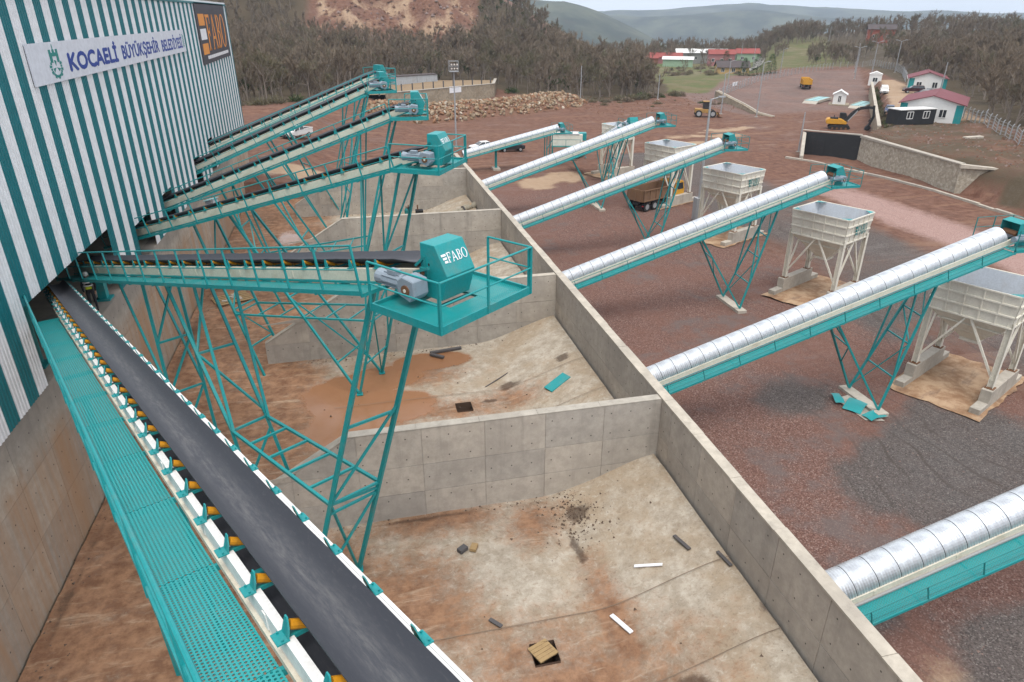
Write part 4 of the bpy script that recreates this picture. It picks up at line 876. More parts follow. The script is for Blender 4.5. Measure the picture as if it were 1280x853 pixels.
# ---------------------------------------------------------------- truck loading hoppers
HG = 'cream truck loading hoppers'
def make_hopper(label, x, y, ang=26, sx=3.9, sy=4.5, tall=False):
    z0 = gz(x, y); h = thing('loading_hopper', label, 'hopper', (x, y, z0), (0, 0, R(ang)), HG)
    zb, zt = 4.85, 6.75; a, b = sx / 2, sy / 2; ta, tb = a * .93, b * .93
    for k, (ux, uy, w, d, wb, dbm) in enumerate(((-1, 0, b, a, tb, ta), (1, 0, b, a, tb, ta), (0, -1, a, b, ta, tb), (0, 1, a, b, ta, tb))):
        # each side: sheet plus raised frame ribs; u runs along the side
        P = lambda u, z, o=0.: (ux * (dbm + (d - dbm) * (z - zb) / (zt - zb) + o) + (-uy) * u, uy * (dbm + (d - dbm) * (z - zb) / (zt - zb) + o) + ux * u, z)
        g = MB(); g.ext([P(-wb, zb), P(wb, zb), P(w, zt), P(-w, zt)], (-ux * .03, -uy * .03, 0))
        for i in range(1, 5):
            f = -1 + 2 * i / 5; g.bar(P(f * wb, zb + .05, .03), P(f * w, zt - .05, .03), .07, .06, (ux, uy, 0))
        for z in (zb + .02, zb + .66, zb + 1.3, zt - .03): g.bar(P(-wb - .02, z, .035), P(wb + .02, z, .035), .07, .09)
        pn = part('side_panel', g, M['hopper'], h)
        g = MB(); g.ext([P(-wb + .04, zb - .05, -.035), P(wb - .04, zb - .05, -.035), P(w - .04, zt - .01, -.035), P(-w + .04, zt - .01, -.035)], (-ux * .01, -uy * .01, 0)); part('lining', g, M['hopper_in'], pn)
        if uy == -1:
            t = serif_word(-.012); bars(t, -.85, -.15, -.012); t.xf(Matrix.Translation((-.35, -(tb + (b - tb) * .58) - .085, zb + .52)) @ Matrix.Diagonal((.42, 1, .72, 1))); part('lettering', t, M['teal_dark'], pn)
    for s1 in (-1, 1):
        for s2 in (-1, 1):
            part('corner_gusset', MB().add([(s1 * (a - .05), s2 * (b - .05), zt + .006), (s1 * (a - .7), s2 * (b - .05), zt + .006), (s1 * (a - .05), s2 * (b - .7), zt + .006)], [(0, 1, 2)]), M['teal'], h)
    g = MB(); top = [(-ta, -tb, zb), (ta, -tb, zb), (ta, tb, zb), (-ta, tb, zb)]; bot = [(-.45, -.45, 3.1), (.45, -.45, 3.1), (.45, .45, 3.1), (-.45, .45, 3.1)]
    g.strip(bot + bot[:1], top + top[:1]); g.box(-.5, .5, -.5, .5, 2.95, 3.1)
    part('hopper_cone', g, M['hopper'], h)
    for z, f in ((4.3, .68), (3.75, .4)): part('cone_rib', MB().bar((-ta * f - .2, -tb * f - .2, z), (ta * f + .2, -tb * f - .2, z), .06).bar((-ta * f - .2, tb * f + .2, z), (ta * f + .2, tb * f + .2, z), .06).bar((-ta * f - .2, -tb * f - .2, z), (-ta * f - .2, tb * f + .2, z), .06).bar((ta * f + .2, -tb * f - .2, z), (ta * f + .2, tb * f + .2, z), .06), M['hopper'], h)
    la, lb = ta - .1, tb - .05
    for s1 in (-1, 1):
        for s2 in (-1, 1):
            x1, y1 = s1 * la, s2 * lb; g = MB(); g.box(x1 - .014, x1 + .014, y1 - .15, y1 + .15, 1.2, zb + .3)
            for e in (-.14, .14): g.box(x1 - .15, x1 + .15, y1 + e - .012, y1 + e + .012, 1.2, zb + .3)
            lg = part('leg', g, M['hopper'], h); part('base_plate', MB().box(x1 - .24, x1 + .24, y1 - .24, y1 + .24, 1.17, 1.215), M['rust'], lg)
    for s in (-1, 1):
        part('brace', MB().bar((s * la, -lb, 1.6), (s * la, -.1, zb - .02), .11), M['hopper'], h); part('brace', MB().bar((s * la, lb, 1.6), (s * la, .1, zb - .02), .11), M['hopper'], h)
        part('brace', MB().bar((-la, s * lb, 1.6), (-.1, s * lb, zb - .02), .11), M['hopper'], h); part('brace', MB().bar((la, s * lb, 1.6), (.1, s * lb, zb - .02), .11), M['hopper'], h)
        g = MB().box(-la - .45, la + .45, s * lb - .28, s * lb + .28, -.5, 1.17); part('plinth_wall', bevel(g.mesh('plinth_wall', M['conc']), .02), None, h)
        for e in (-1, 1): part('plinth_step', bevel(MB().box(min(e * (la + .46), e * (la + 1.6)), max(e * (la + .46), e * (la + 1.6)), s * lb - .27, s * lb + .27, -.5, .42).mesh('plinth_step', M['conc']), .02), None, h)
    q = []
    for k in range(44):
        t = 2 * PI * k / 44; c, sn = math.cos(t), math.sin(t); m = max(abs(c) / 3.9, abs(sn) / 2.55); q.append((c / m + random.uniform(-.16, .16), sn / m + random.uniform(-.13, .13), .085))
    struct('loading_apron', MB().add(q, [tuple(range(44))]), M['apron'], h)
    return h
make_hopper('nearest cream hopper under the second covered conveyor, cut by the right edge of the photo', 34.6, 29.3)
make_hopper('cream hopper on white legs beneath the head of the middle covered conveyor', 35.5, 44.4)
make_hopper('cream hopper beside the tall grey lamp pole, under the fourth covered conveyor', 36.3, 60.6)
make_hopper('cream hopper with the dusty tipper truck parked beneath it', 36.4, 75.2)
make_hopper('small cream hopper on a tall open white frame, farthest of the hoppers', 36.2, 91.2, 20, 3.2, 3.4)
mh = thing('feed_machine', 'pale feed machine with teal ladder at the head of the short covered conveyor', 'machine', (33.0, 105.0, gz(33, 105)), (0, 0, R(-15)))
part('hull', bevel(MB().ext([(-2.2, -1, 1.6), (2.0, -1, 1.6), (2.6, -1, 2.3), (2.6, -1, 3.5), (-2.2, -1, 3.5)], (0, 2, 0)).mesh('hull', M['hopper']), .05), None, mh)
part('drive_box', MB().box(2.0, 3.2, -.7, .7, 2.5, 3.6), M['teal'], mh); part('rim', MB().box(-2.3, 2.1, -1.1, -.98, 3.5, 3.62).box(-2.3, 2.1, .98, 1.1, 3.5, 3.62), M['hopper_in'], mh)
for x in (-2, 2.2):
    for y in (-.85, .85): part('leg', MB().bar((x, y, -.2), (x, y, 1.6), .16), M['teal'], mh)
g = MB()
for y in (-1.25, -1.75): g.bar((3.2, y, 0), (2.4, y, 2.4), .08)
for k in range(7): g.bar((3.2 - .8 * k / 7, -1.25, .1 + 2.3 * k / 7), (3.2 - .8 * k / 7, -1.75, .1 + 2.3 * k / 7), .07)
part('ladder', g, M['teal'], mh); part('catwalk', MB().box(-2.2, 2.4, -1.9, -1.1, 1.7, 1.78), M['teal_dark'], mh)
for x in (-2.1, 0, 2.2): part('rail_post', MB().bar((x, -1.85, 1.78), (x, -1.85, 2.8), .06), M['teal_dark'], mh)
part('hand_rail', MB().bar((-2.1, -1.85, 2.8), (2.2, -1.85, 2.8), .06), M['teal_dark'], mh)

# ---------------------------------------------------------------- vehicles
def wheel(root, x, y, r, w=.22):
    s = 1 if y > 0 else -1
    t = part('wheel', MB().tube((x, y - s * w, r), (x, y, r), r, 16), M['tyre'], root); part('rim', MB().tube((x, y - s * .02, r), (x, y + s * .012, r), r * .6, 12), M['pipe_grey'], t)
def car(kind, label, cat, loc, rz, col, group=None):
    c = thing({'pickup': 'pickup_truck', 'van': 'parked_van', 'sedan': 'parked_car', 'suv': 'parked_car'}[kind], label, cat, loc, (0, 0, R(rz)), group)
    if kind == 'van': low = [(-2.3, .35), (2.2, .35), (2.3, .8), (1.75, 1.08), (-2.3, 1.08)]; cab = [(-2.26, 1.08), (1.72, 1.08), (1.0, 1.85), (-2.2, 1.87)]; W2 = .88; L0, L1 = -1.45, 1.45
    elif kind == 'pickup': low = [(-2.6, .5), (2.5, .5), (2.6, .85), (2.45, 1.08), (1.3, 1.2), (-.9, 1.2), (-2.6, 1.15)]; cab = [(-.75, 1.2), (1.35, 1.2), (.65, 1.83), (-.7, 1.86)]; W2 = .9; L0, L1 = -1.6, 1.6
    elif kind == 'suv': low = [(-2.2, .4), (2.2, .4), (2.3, .75), (2.15, 1.0), (1.05, 1.12), (-2.25, 1.1)]; cab = [(-2.15, 1.1), (1.05, 1.12), (.35, 1.66), (-1.9, 1.7)]; W2 = .87; L0, L1 = -1.35, 1.4
    else: low = [(-2.15, .35), (2.1, .35), (2.2, .6), (2.1, .82), (1.05, .95), (-1.5, .98), (-2.2, .92)]; cab = [(-1.55, .96), (1.05, .95), (.3, 1.42), (-.95, 1.44)]; W2 = .85; L0, L1 = -1.35, 1.35
    part('body', bevel(MB().ext([(x, -W2, z) for x, z in low], (0, 2 * W2, 0)).mesh('body', M[col]), .09, 2), None, c)
    n = len(cab); bot = W2 - .03; top = W2 - .22; vs = [(x, -(bot if i < 2 else top), z) for i, (x, z) in enumerate(cab)] + [(x, (bot if i < 2 else top), z) for i, (x, z) in enumerate(cab)]
    part('cabin', MB().add(vs, [(0, 1, 2, 3), (7, 6, 5, 4), (1, 5, 6, 2), (3, 2, 6, 7), (0, 3, 7, 4)]), M[col], c)
    A, B, Cc, D = [Vector(v) for v in vs[:4]]
    def pane(nm, q, k=.13):
        ce = sum(q, Vector()) / 4; nn = (q[1] - q[0]).cross(q[3] - q[0]).normalized(); nn *= 1 if nn.dot(ce - Vector((-.3, 0, 1.2))) > 0 else -1
        part(nm, MB().add([p + (ce - p) * k + nn * .012 for p in q], [(0, 1, 2, 3)]), M['glass'], c)
    flip = lambda v: Vector((v.x, -v.y, v.z))
    for fl in (lambda v: v, flip):
        m1 = A + (B - A) * .5; m2 = D + (Cc - D) * .5
        if kind == 'van': pane('side_window', [fl(m1 + (B - A) * .12), fl(B), fl(Cc), fl(m2 + (Cc - D) * .1)])
        else: pane('side_window', [fl(A), fl(m1), fl(m2), fl(D)]); pane('side_window', [fl(m1), fl(B), fl(Cc), fl(m2)])
    pane('windscreen', [B, flip(B), flip(Cc), Cc], .1); pane('rear_window', [A, flip(A), flip(D), D], .15)
    if kind == 'pickup': part('cargo_bed', MB().box(-2.5, -.95, -.78, .78, 1.13, 1.22), M['dark'], c); part('bed_rim', MB().box(-2.6, -.85, -.9, -.8, 1.14, 1.3).box(-2.6, -.85, .8, .9, 1.14, 1.3).box(-2.6, -2.5, -.79, .79, 1.14, 1.3), M[col], c)
    xf = low[2][0]; zf = low[2][1]
    for s in (-1, 1):
        part('headlight', MB().box(xf - .16, xf + .005, s * W2 * .72 - .16, s * W2 * .72 + .16, zf - .06, zf + .09), M['lens'], c); part('tail_light', MB().box(low[0][0] - .03, low[0][0] + .06, s * W2 * .82 - .1, s * W2 * .82 + .1, .75, .95), M['red'], c)
        part('mirror', MB().box(cab[1][0] - .3, cab[1][0] - .12, s * (W2 + .02), s * (W2 + .16), cab[1][1], cab[1][1] + .14), M['dark'], c)
        wheel(c, L0, s * W2, .34 if kind != 'pickup' else .38); wheel(c, L1, s * W2, .34 if kind != 'pickup' else .38)
    part('bumper', MB().box(xf - .1, xf + .04, -W2 + .06, W2 - .06, low[1][1] - .02, low[1][1] + .16), M['dark'], c)
    part('grille', MB().box(xf - .06, xf + .006, -.35, .35, zf - .12, zf + .02), M['dark'], c)
    return c
G3 = lambda x, y, dz=0.: (x, y, gz(x, y) + dz)
car('pickup', 'white double cab pickup on red soil between the open conveyors', 'pickup truck', G3(-7.2, 106.5), 232, 'car_white')
car('sedan', 'white car seen behind the second conveyor drive platform', 'car', G3(21.4, 113.4), 190, 'car_white')
car('sedan', 'dark car half hidden under the short covered conveyor', 'car', G3(25.8, 111.5), 185, 'black')
car('van', 'white van on the pale forecourt before the white booth', 'van', G3(125.5, 148), 233, 'car_white')
car('sedan', 'blue car at the left gable corner of the nearer office', 'car', G3(101.8, 117.5), 230, 'car_blue')
car('suv', 'maroon car parked in front of the farther office', 'car', G3(131.5, 145.5), 150, 'car_red')
car('sedan', 'dark car between the two offices, beside the grey equipment', 'car', G3(128.8, 139), 160, 'black')
def tipper(label, loc, rz, cab='machine_yellow', bed='truck_bed', group=None):
    t = thing('tipper_truck', label, 'dump truck', loc, (0, 0, R(rz)), group)
    part('chassis', MB().box(-3.6, 3.4, -.45, .45, .7, 1.0).box(-3.5, -3.3, -1.15, 1.15, .55, .75), M['dark'], t)
    o = [(-3.7, -1.22), (1.5, -1.22), (1.5, 1.22), (-3.7, 1.22)]; g = MB()
    for (x0, y0), (x1, y1) in zip(o, o[1:] + o[:1]):
        c = Vector((-1.1, 0, 0)); q = [Vector((x0, y0, 1.15)), Vector((x1, y1, 1.15)), Vector((x1, y1, 2.45)), Vector((x0, y0, 2.45))]; nn = Vector((y0 - y1, x1 - x0, 0)).normalized() * .08; g.ext(q, nn)
    for i in range(6):
        x = -3.6 + i * 1.0
        for s in (-1, 1): g.box(x - .05, x + .05, min(s * 1.22, s * 1.3), max(s * 1.22, s * 1.3), 1.15, 2.4)
    for z in (1.2, 2.38): g.box(-3.72, 1.52, -1.32, -1.24, z, z + .12).box(-3.72, 1.52, 1.24, 1.32, z, z + .12)
    for y in (-.8, 0, .8): g.box(-3.8, -3.71, y - .06, y + .06, 1.15, 2.4)
    part('tipper_bed', g, M[bed], t); part('bed_floor', MB().box(-3.6, 1.4, -1.12, 1.12, 1.1, 1.3), M['rust'], t)
    part('cab_guard', MB().box(1.45, 2.2, -1.2, 1.2, 2.48, 2.56), M[bed], t)
    cb = part('cab', bevel(MB().ext([(1.75, -1.15, .8), (3.6, -1.15, .8), (3.65, -1.15, 1.75), (3.35, -1.15, 2.7), (1.75, -1.15, 2.75)], (0, 2.3, 0)).mesh('cab', M[cab]), .08, 2), None, t)
    part('windscreen', MB().add([(3.665, -1, 1.8), (3.665, 1, 1.8), (3.405, 1, 2.55), (3.405, -1, 2.55)], [(0, 1, 2, 3)]), M['glass'], cb)
    for s in (-1, 1): part('side_window', MB().add([(2.3, s * 1.158, 1.75), (3.4, s * 1.158, 1.75), (3.2, s * 1.158, 2.5), (2.3, s * 1.158, 2.5)], [(0, 1, 2, 3)]), M['glass'], cb); part('headlight', MB().box(3.55, 3.66, s * .85 - .15, s * .85 + .15, .95, 1.15), M['lens'], t); part('tail_light', MB().box(-3.55, -3.48, s * 1.0 - .12, s * 1.0 + .12, .6, .72), M['red'], t)
    for x in (-2.9, -1.6, 2.5):
        for s in (-1, 1): wheel(t, x, s * 1.18, .52, .32)
    for s in (-1, 1): part('mudguard', MB().box(-3.5, -1.0, min(s * .8, s * 1.2), max(s * .8, s * 1.2), 1.04, 1.09), M['dark'], t)
    return t
tipper('dusty tipper truck with yellow cab parked under a cream hopper', G3(34.4, 73.4), 26)
tipper('orange tipper truck seen from behind, driving up the wide road', G3(131, 186.5), 62, 'machine_yellow', 'machine_yellow')
# excavator with raised boom
ex = thing('excavator', 'tracked excavator with yellow rear body and dark raised boom beside the pit', 'excavator', G3(93.8, 120.8), (0, 0, R(-32)))
for s in (-1, 1):
    tr = part('track', bevel(MB().ext([(-2.0, s * 1.05 - .28, .35), (-1.6, s * 1.05 - .28, 0), (1.6, s * 1.05 - .28, 0), (2.0, s * 1.05 - .28, .35), (1.7, s * 1.05 - .28, .85), (-1.7, s * 1.05 - .28, .85)], (0, .56, 0)).mesh('track', M['tyre']), .05), None, ex)
    for x in (-1.2, -.4, .4, 1.2): part('track_roller', MB().tube((x, s * 1.05 - .3, .3), (x, s * 1.05 + .3, .3), .2, 10), M['rust'], tr)
part('undercarriage', MB().box(-1, 1, -.75, .75, .4, .8).tube((0, 0, .8), (0, 0, 1.05), .7, 14), M['dark'], ex)
part('body', bevel(MB().ext([(-2.4, -1.3, 1.05), (1.2, -1.3, 1.05), (1.2, -1.3, 1.5), (.2, -1.3, 1.95), (-2.2, -1.3, 2.0), (-2.5, -1.3, 1.7)], (0, 2.6, 0)).mesh('body', M['machine_yellow']), .08, 2), None, ex)
part('engine_cover', MB().box(-1.8, -.4, -1.0, .2, 2.0, 2.25), M['dark'], ex); part('exhaust', MB().tube((-1.2, -.9, 2.2), (-1.2, -.9, 2.7), .07), M['dark'], ex)
cb = part('cab', bevel(MB().ext([(-.1, .35, 1.5), (1.25, .35, 1.3), (1.3, .35, 2.2), (.95, .35, 3.0), (-.1, .35, 3.0)], (0, .95, 0)).mesh('cab', M['black']), .06, 2), None, ex)
for y in (.342, 1.308): part('cab_window', MB().add([(.05, y, 2.0), (1.15, y, 2.0), (.9, y, 2.85), (.05, y, 2.85)], [(0, 1, 2, 3)]), M['glass'], cb)
def arm(nm, pts, w0, w1, mat):
    g = MB(); n = len(pts)
    for i in range(n - 1):
        a, b = Vector(pts[i]), Vector(pts[i + 1]); g.bar(a, b, .36, w0 + (w1 - w0) * i / max(1, n - 1), (0, 0, 1))
    return part(nm, g, M[mat], ex)
bmm = arm('boom', [(1.0, -.2, 1.5), (2.0, -.2, 3.1), (3.1, -.2, 4.0), (4.6, -.2, 4.25), (5.6, -.2, 4.15)], .65, .4, 'black'); part('ram', MB().tube((1.4, -.5, 1.6), (2.8, -.5, 3.6), .09).tube((1.4, .1, 1.6), (2.8, .1, 3.6), .09), M['pipe_grey'], bmm)
arm('stick', [(5.5, -.2, 4.6), (5.75, -.2, 2.6), (5.3, -.2, 1.1)], .5, .3, 'black')
part('bucket', MB().ext([(5.2, -.75, 1.2), (4.7, -.75, .7), (4.6, -.75, .2), (5.1, -.75, .0), (5.7, -.75, .5)], (0, 1.1, 0)), M['dark'], ex)
# wheel loader by the low wall
ld = thing('wheel_loader', 'yellow wheel loader standing at the end of the low road wall', 'loader', G3(77.2, 143.2), (0, 0, R(-20)))
part('body', bevel(MB().ext([(-2.6, -.8, .9), (.2, -.8, .9), (.2, -.8, 1.7), (-2.6, -.8, 1.8)], (0, 1.6, 0)).mesh('body', M['loader_yellow']), .06), None, ld); part('front_frame', MB().box(.25, 1.6, -.6, .6, .6, 1.3), M['loader_yellow'], ld)
cb = part('cab', bevel(MB().box(-.9, .5, -.75, .75, 1.7, 3.2).mesh('cab', M['black']), .06), None, ld); part('cab_roof', MB().box(-1.0, .6, -.85, .85, 3.2, 3.32), M['loader_yellow'], ld)
for y in (-.757, .757): part('cab_window', MB().add([(-.8, y, 2.1), (.4, y, 2.1), (.4, y, 3.0), (-.8, y, 3.0)], [(0, 1, 2, 3)]), M['glass'], cb)
for x in (-1.8, 1.2):
    for s in (-1, 1): wheel(ld, x, s * 1.15, .75, .5)
part('lift_arm', MB().bar((.6, -.5, 1.3), (2.6, -.5, .6), .2, .35).bar((.6, .5, 1.3), (2.6, .5, .6), .2, .35), M['loader_yellow'], ld); part('bucket', MB().ext([(2.4, -1.3, 1.1), (2.4, -1.3, .2), (3.4, -1.3, .05), (2.7, -1.3, .35)], (0, 2.6, 0)), M['rust'], ld)

# ---------------------------------------------------------------- site buildings
def gable_house(name, label, cat, loc, rz, lx, ly, hw, hr, wall, roof, over=.35, group=None, corner=None):
    h = thing(name, label, cat, loc, (0, 0, R(rz)), group); a, b = lx / 2, ly / 2
    g = MB(); g.ext([(-a, -b, -.6), (-a, -b, hw), (-a, 0, hr), (-a, b, hw), (-a, b, -.6)], (lx, 0, 0)); part('wall', g, M[wall], h)
    sl = (hr - hw) / b
    for s in (-1, 1): part('roof', MB().ext([(-a - over, s * (b + over), hw - sl * over + .02), (a + over, s * (b + over), hw - sl * over + .02), (a + over, 0, hr + .02), (-a - over, 0, hr + .02)], (0, 0, .12)), M[roof], h)
    part('roof_ridge', MB().bar((-a - over, 0, hr + .14), (a + over, 0, hr + .14), .3, .06), M[roof], h)
    if corner:
        for sx in (-1, 1):
            for sy in (-1, 1): part('corner_panel', MB().box(min(sx * (a + .02), sx * (a - 1.1)), max(sx * (a + .02), sx * (a - 1.1)), min(sy * (b + .02), sy * (b - 1.1)), max(sy * (b + .02), sy * (b - 1.1)), -.6, hw - .02), M[corner], h)
    return h
def opening(h, nm, face, u, z0, w, hh, d, mat='glass', fr='white'):
    """window or door on a wall: face is (+-1,0) or (0,+-1), d the wall's distance"""
    ux, uy = face; o = part(nm, MB().ext([(ux * d - uy * (u - w / 2), uy * d + ux * (u - w / 2), z0), (ux * d - uy * (u + w / 2), uy * d + ux * (u + w / 2), z0), (ux * d - uy * (u + w / 2), uy * d + ux * (u + w / 2), z0 + hh), (ux * d - uy * (u - w / 2), uy * d + ux * (u - w / 2), z0 + hh)], (ux * .03, uy * .03, 0)), M[mat], h)
    P = lambda uu, z: Vector((ux * (d + .03) - uy * uu, uy * (d + .03) + ux * uu, z)); g = MB()
    for p, q in (((u - w / 2, z0), (u + w / 2, z0)), ((u - w / 2, z0 + hh), (u + w / 2, z0 + hh)), ((u - w / 2, z0), (u - w / 2, z0 + hh)), ((u + w / 2, z0), (u + w / 2, z0 + hh)), ((u, z0), (u, z0 + hh))): g.bar(P(*p), P(*q), .09)
    part('frame', g, M[fr], o); return o
def office(label, x, y, rz, lx, ly):
    h = gable_house('site_office', label, 'building', (x, y, 1.32), rz, lx, ly, 2.9, 4.2, 'white', 'maroon', .4, 'white prefab offices with maroon roofs', 'teal')
    for u in (-lx * .3, -lx * .02, lx * .22): opening(h, 'window', (0, 1), -u, 1.0, 1.1, 1.1, ly / 2)
    opening(h, 'door', (0, 1), lx * .36, .0, .95, 2.1, ly / 2, 'teal', 'white')
    for u in (-ly * .22, ly * .2): opening(h, 'window', (-1, 0), u, .8, 1.1, 1.3, lx / 2)
    for u in (-lx * .3, lx * .05, lx * .3): opening(h, 'window', (0, -1), u, 1.0, 1.1, 1.1, ly / 2)
    part('gutter', MB().bar((-lx / 2 - .4, ly / 2 + .42, 2.75), (lx / 2 + .4, ly / 2 + .42, 2.75), .1), M['white'], h)
    return h
# nearer office: gable towards the photo, eaves running away from it
office('nearer white office with maroon roof and teal corner panels, black cabin at its side', 103.6, 109.0, 44, 15.0, 9.5)
office('farther white office with maroon roof, behind the maroon car', 141.0, 152.5, 50, 11, 8.)
def cabin(name, label, loc, rz, lx, ly, hh, wall, wins, trim='white'):
    h = thing(name, label, 'cabin', loc, (0, 0, R(rz))); part('wall', MB().box(-lx / 2, lx / 2, -ly / 2, ly / 2, 0, hh), M[wall], h)
    part('roof', MB().box(-lx / 2 - .1, lx / 2 + .1, -ly / 2 - .1, ly / 2 + .1, hh, hh + .12), M[trim], h)
    for u in wins: opening(h, 'window', (0, -1), u, 1.0, 1.2, 1.1, ly / 2, 'glass', 'white')
    return h
cabin('site_cabin', 'long black site cabin with two white framed windows', (93.4, 102.6, 1.32), 2, 7.3, 2.8, 2.4, 'black', (-1.6, 1.7), 'car_white')
b1 = cabin('guard_booth', 'small white booth at the top end of the pale forecourt', (147.5, 178.5, gz(147.5, 178.5)), -39, 3.2, 3, 2.9, 'white', (0,)); part('gable', MB().ext([(-1.7, -1.6, 3.03), (1.7, -1.6, 3.03), (0, -1.6, 3.7)], (0, 3.2, 0)), M['white'], b1)
wh = gable_house('weigh_house', 'white gabled weigh house between the two weighbridges', 'building', (119.5, 155.5, gz(119.5, 155.5)), 52, 3.1, 2.9, 2.4, 3.2, 'white', 'white', .3)
opening(wh, 'window', (-1, 0), 0, .6, .7, 1.5, 1.55); part('plinth', MB().box(-2.6, 2.4, -2.3, 2.3, -.6, .12), M['stone_tan'], wh)
for lb, x, y in (('weighbridge with pale teal deck, to the left of the weigh house', 117.2, 160.8), ('weighbridge with pale teal deck, to the right of the weigh house', 123.5, 151.8)):
    z = gz(x, y); w = thing('weighbridge', lb, 'weighbridge', (x, y, z + .15), (0, 0, R(38)), 'weighbridges'); part('ramp', MB().ext([(-7.5, -1.7, -.4), (-5, -1.7, .35), (-5, 1.7, .35), (-7.5, 1.7, -.4)], (0, 0, -.3)), M['conc'], w)
    for y0 in (-1.6, .05): part('deck', MB().box(-5, 6, y0, y0 + 1.5, .1, .42), M['print_teal' if 0 else 'deck'], w)
    part('kerb', MB().box(-5, 6, -1.85, -1.63, 0, .55).box(-5, 6, 1.63, 1.85, 0, .55), M['conc'], w); part('gap_strip', MB().box(-4.6, 5.6, -.09, .04, .3, .425), M['dark'], w)
sh = thing('storage_shed', 'pale metal storage shed of two modules before the wooded hillside', 'shed', (19.0, 199.5, gz(19, 200)), (0, 0, R(26)))
for i in (0, 1):
    part('module_wall', MB().box(-6.6 + 6.65 * i, -.05 + 6.65 * i, -1.6, 1.6, 0, 4.3), M['shed'], sh)
    for k in range(12): part('wall_rib', MB().box(-6.45 + 6.65 * i + k * .55, -6.38 + 6.65 * i + k * .55, -1.65, -1.6, .1, 4.2), M['shed'], sh)
    part('roof', MB().box(-6.7 + 6.68 * i, -.03 + 6.68 * i, -1.75, 1.75, 4.3, 4.45), M['roof_grey'], sh)
# masonry retaining wall with a planted terrace
mw = thing('masonry_wall', 'tan masonry terrace wall with a white notice, above the rock heap', 'wall', (0, 0, 0))
P3 = [(9.5, 168.5), (38.3, 186.3), (42, 201)]
for (x0, y0), (x1, y1) in zip(P3, P3[1:]):
    part('wall', MB().bar((x0, y0, -.2), (x1, y1, -.2), .6, 4.0), M['stone_tan'], mw); part('coping', MB().bar((x0, y0, 1.86), (x1, y1, 1.86), .8, .16), M['conc'], mw)
V3 = [(9.5, 168.5, 1.5), (38.3, 186.3, 1.5), (42, 201, 1.5), (14, 206, 1.5), (4, 180, .4)]; struct('terrace', MB().add(V3, [(0, 1, 2, 3, 4)]), M['terrace'])
d = Vector((28.8, 17.8, 0)).normalized(); nn = Vector((d.y, -d.x, 0)); p = Vector((27.0, 179.3, .55)) + nn * .34
nb = thing('notice_board', 'white notice board hung on the tan masonry wall', 'sign', tuple(p), (0, 0, math.atan2(d.y, d.x))); part('board', MB().box(-1.9, 1.9, -.04, .04, 0, 1.5), M['print_white'], nb); part('print', MB().box(-1.2, 1.2, -.05, -.041, .95, 1.1).box(-1.0, 1.0, -.05, -.041, .55, .66), M['hopper_in'], nb)
tf = thing('terrace_fence', 'dark timber post fence along the top of the masonry terrace', 'fence', (0, 0, 0))
for k in range(12):
    t = k / 11; x, y = 8 + 30 * t, 170 + 18.2 * t; part('fence_post', MB().bar((x, y, 1.0), (x, y, 3.3), .28), M['wood_dark'], tf)

# ---------------------------------------------------------------- sunken pit with stone wall and black lining
pw = thing('pit_wall', 'long rubble stone retaining wall of the sunken ramp, with pale coping', 'wall', (0, 0, 0))
def wallseg(r, a, b, z0, z1a, z1b, th, mat, nm='wall'):
    d = Vector((b[0] - a[0], b[1] - a[1], 0)).normalized(); n = Vector((-d.y, d.x, 0)) * th
    part(nm, MB().ext([(*a, z0), (*b, z0), (*b, z1b), (*a, z1a)], n), M[mat], r)
wallseg(pw, (73.5, 71.0), (75.4, 91.5), -2.8, 1.3, 1.5, -.6, 'stone'); wallseg(pw, (73.3, 70.9), (75.2, 91.55), 1.31, 1.45, 1.65, -.9, 'conc', 'coping')
wallseg(pw, (77.6, 68.6), (73.5, 71.0), -2.8, .6, 1.3, .6, 'stone'); wallseg(pw, (77.6, 68.4), (73.35, 70.9), 1.0, 1.15, 1.46, .8, 'conc', 'coping')
bp = thing('lined_pit', 'black lined end of the sunken ramp with a flat dark sheet as shaded opening', 'pit', (0, 0, 0))
wallseg(bp, (75.4, 91.5), (70.6, 99.0), -2.8, 1.55, 1.3, -.5, 'black', 'lined_wall'); wallseg(bp, (75.5, 91.7), (70.5, 99.2), 1.56, 1.72, 1.5, -.7, 'conc', 'coping')
wallseg(bp, (70.6, 99.0), (67.8, 94.8), -2.8, 1.3, -1.6, .5, 'conc', 'side_wall')
d = Vector((70.6 - 75.4, 99.0 - 91.5, 0)).normalized(); n = Vector((-d.y, d.x, 0)); a = Vector((71.0, 98.3, 0)) + n * .04; b = Vector((72.6, 95.8, 0)) + n * .04
part('recess_shade', MB().ext([(a.x, a.y, -2.2), (b.x, b.y, -2.2), (b.x, b.y, .2), (a.x, a.y, .2)], tuple(n * .02)), M['dark'], bp)  # flat dark sheet painting the shade of an opening onto the wall
kb = thing('road_kerb', 'pale concrete kerb running along the edge of the road beside the pit', 'kerb', (0, 0, 0))
KP = [(66.5, 96.5), (68.3, 92.8), (70.8, 80), (71.8, 72), (71.0, 60), (69.4, 50), (67, 38)]
for (x0, y0), (x1, y1) in zip(KP, KP[1:]):
    n = max(1, int(math.hypot(x1 - x0, y1 - y0) / 2.2))
    for k in range(n):
        a = (x0 + (x1 - x0) * (k + .01) / n, y0 + (y1 - y0) * (k + .01) / n); b = (x0 + (x1 - x0) * (k + .985) / n, y0 + (y1 - y0) * (k + .985) / n); z = gz((a[0] + b[0]) / 2, (a[1] + b[1]) / 2)
        part('kerb_stone', MB().bar((*a, z), (*b, z + random.uniform(-.03, .03)), .42, .5), M['conc'], kb)
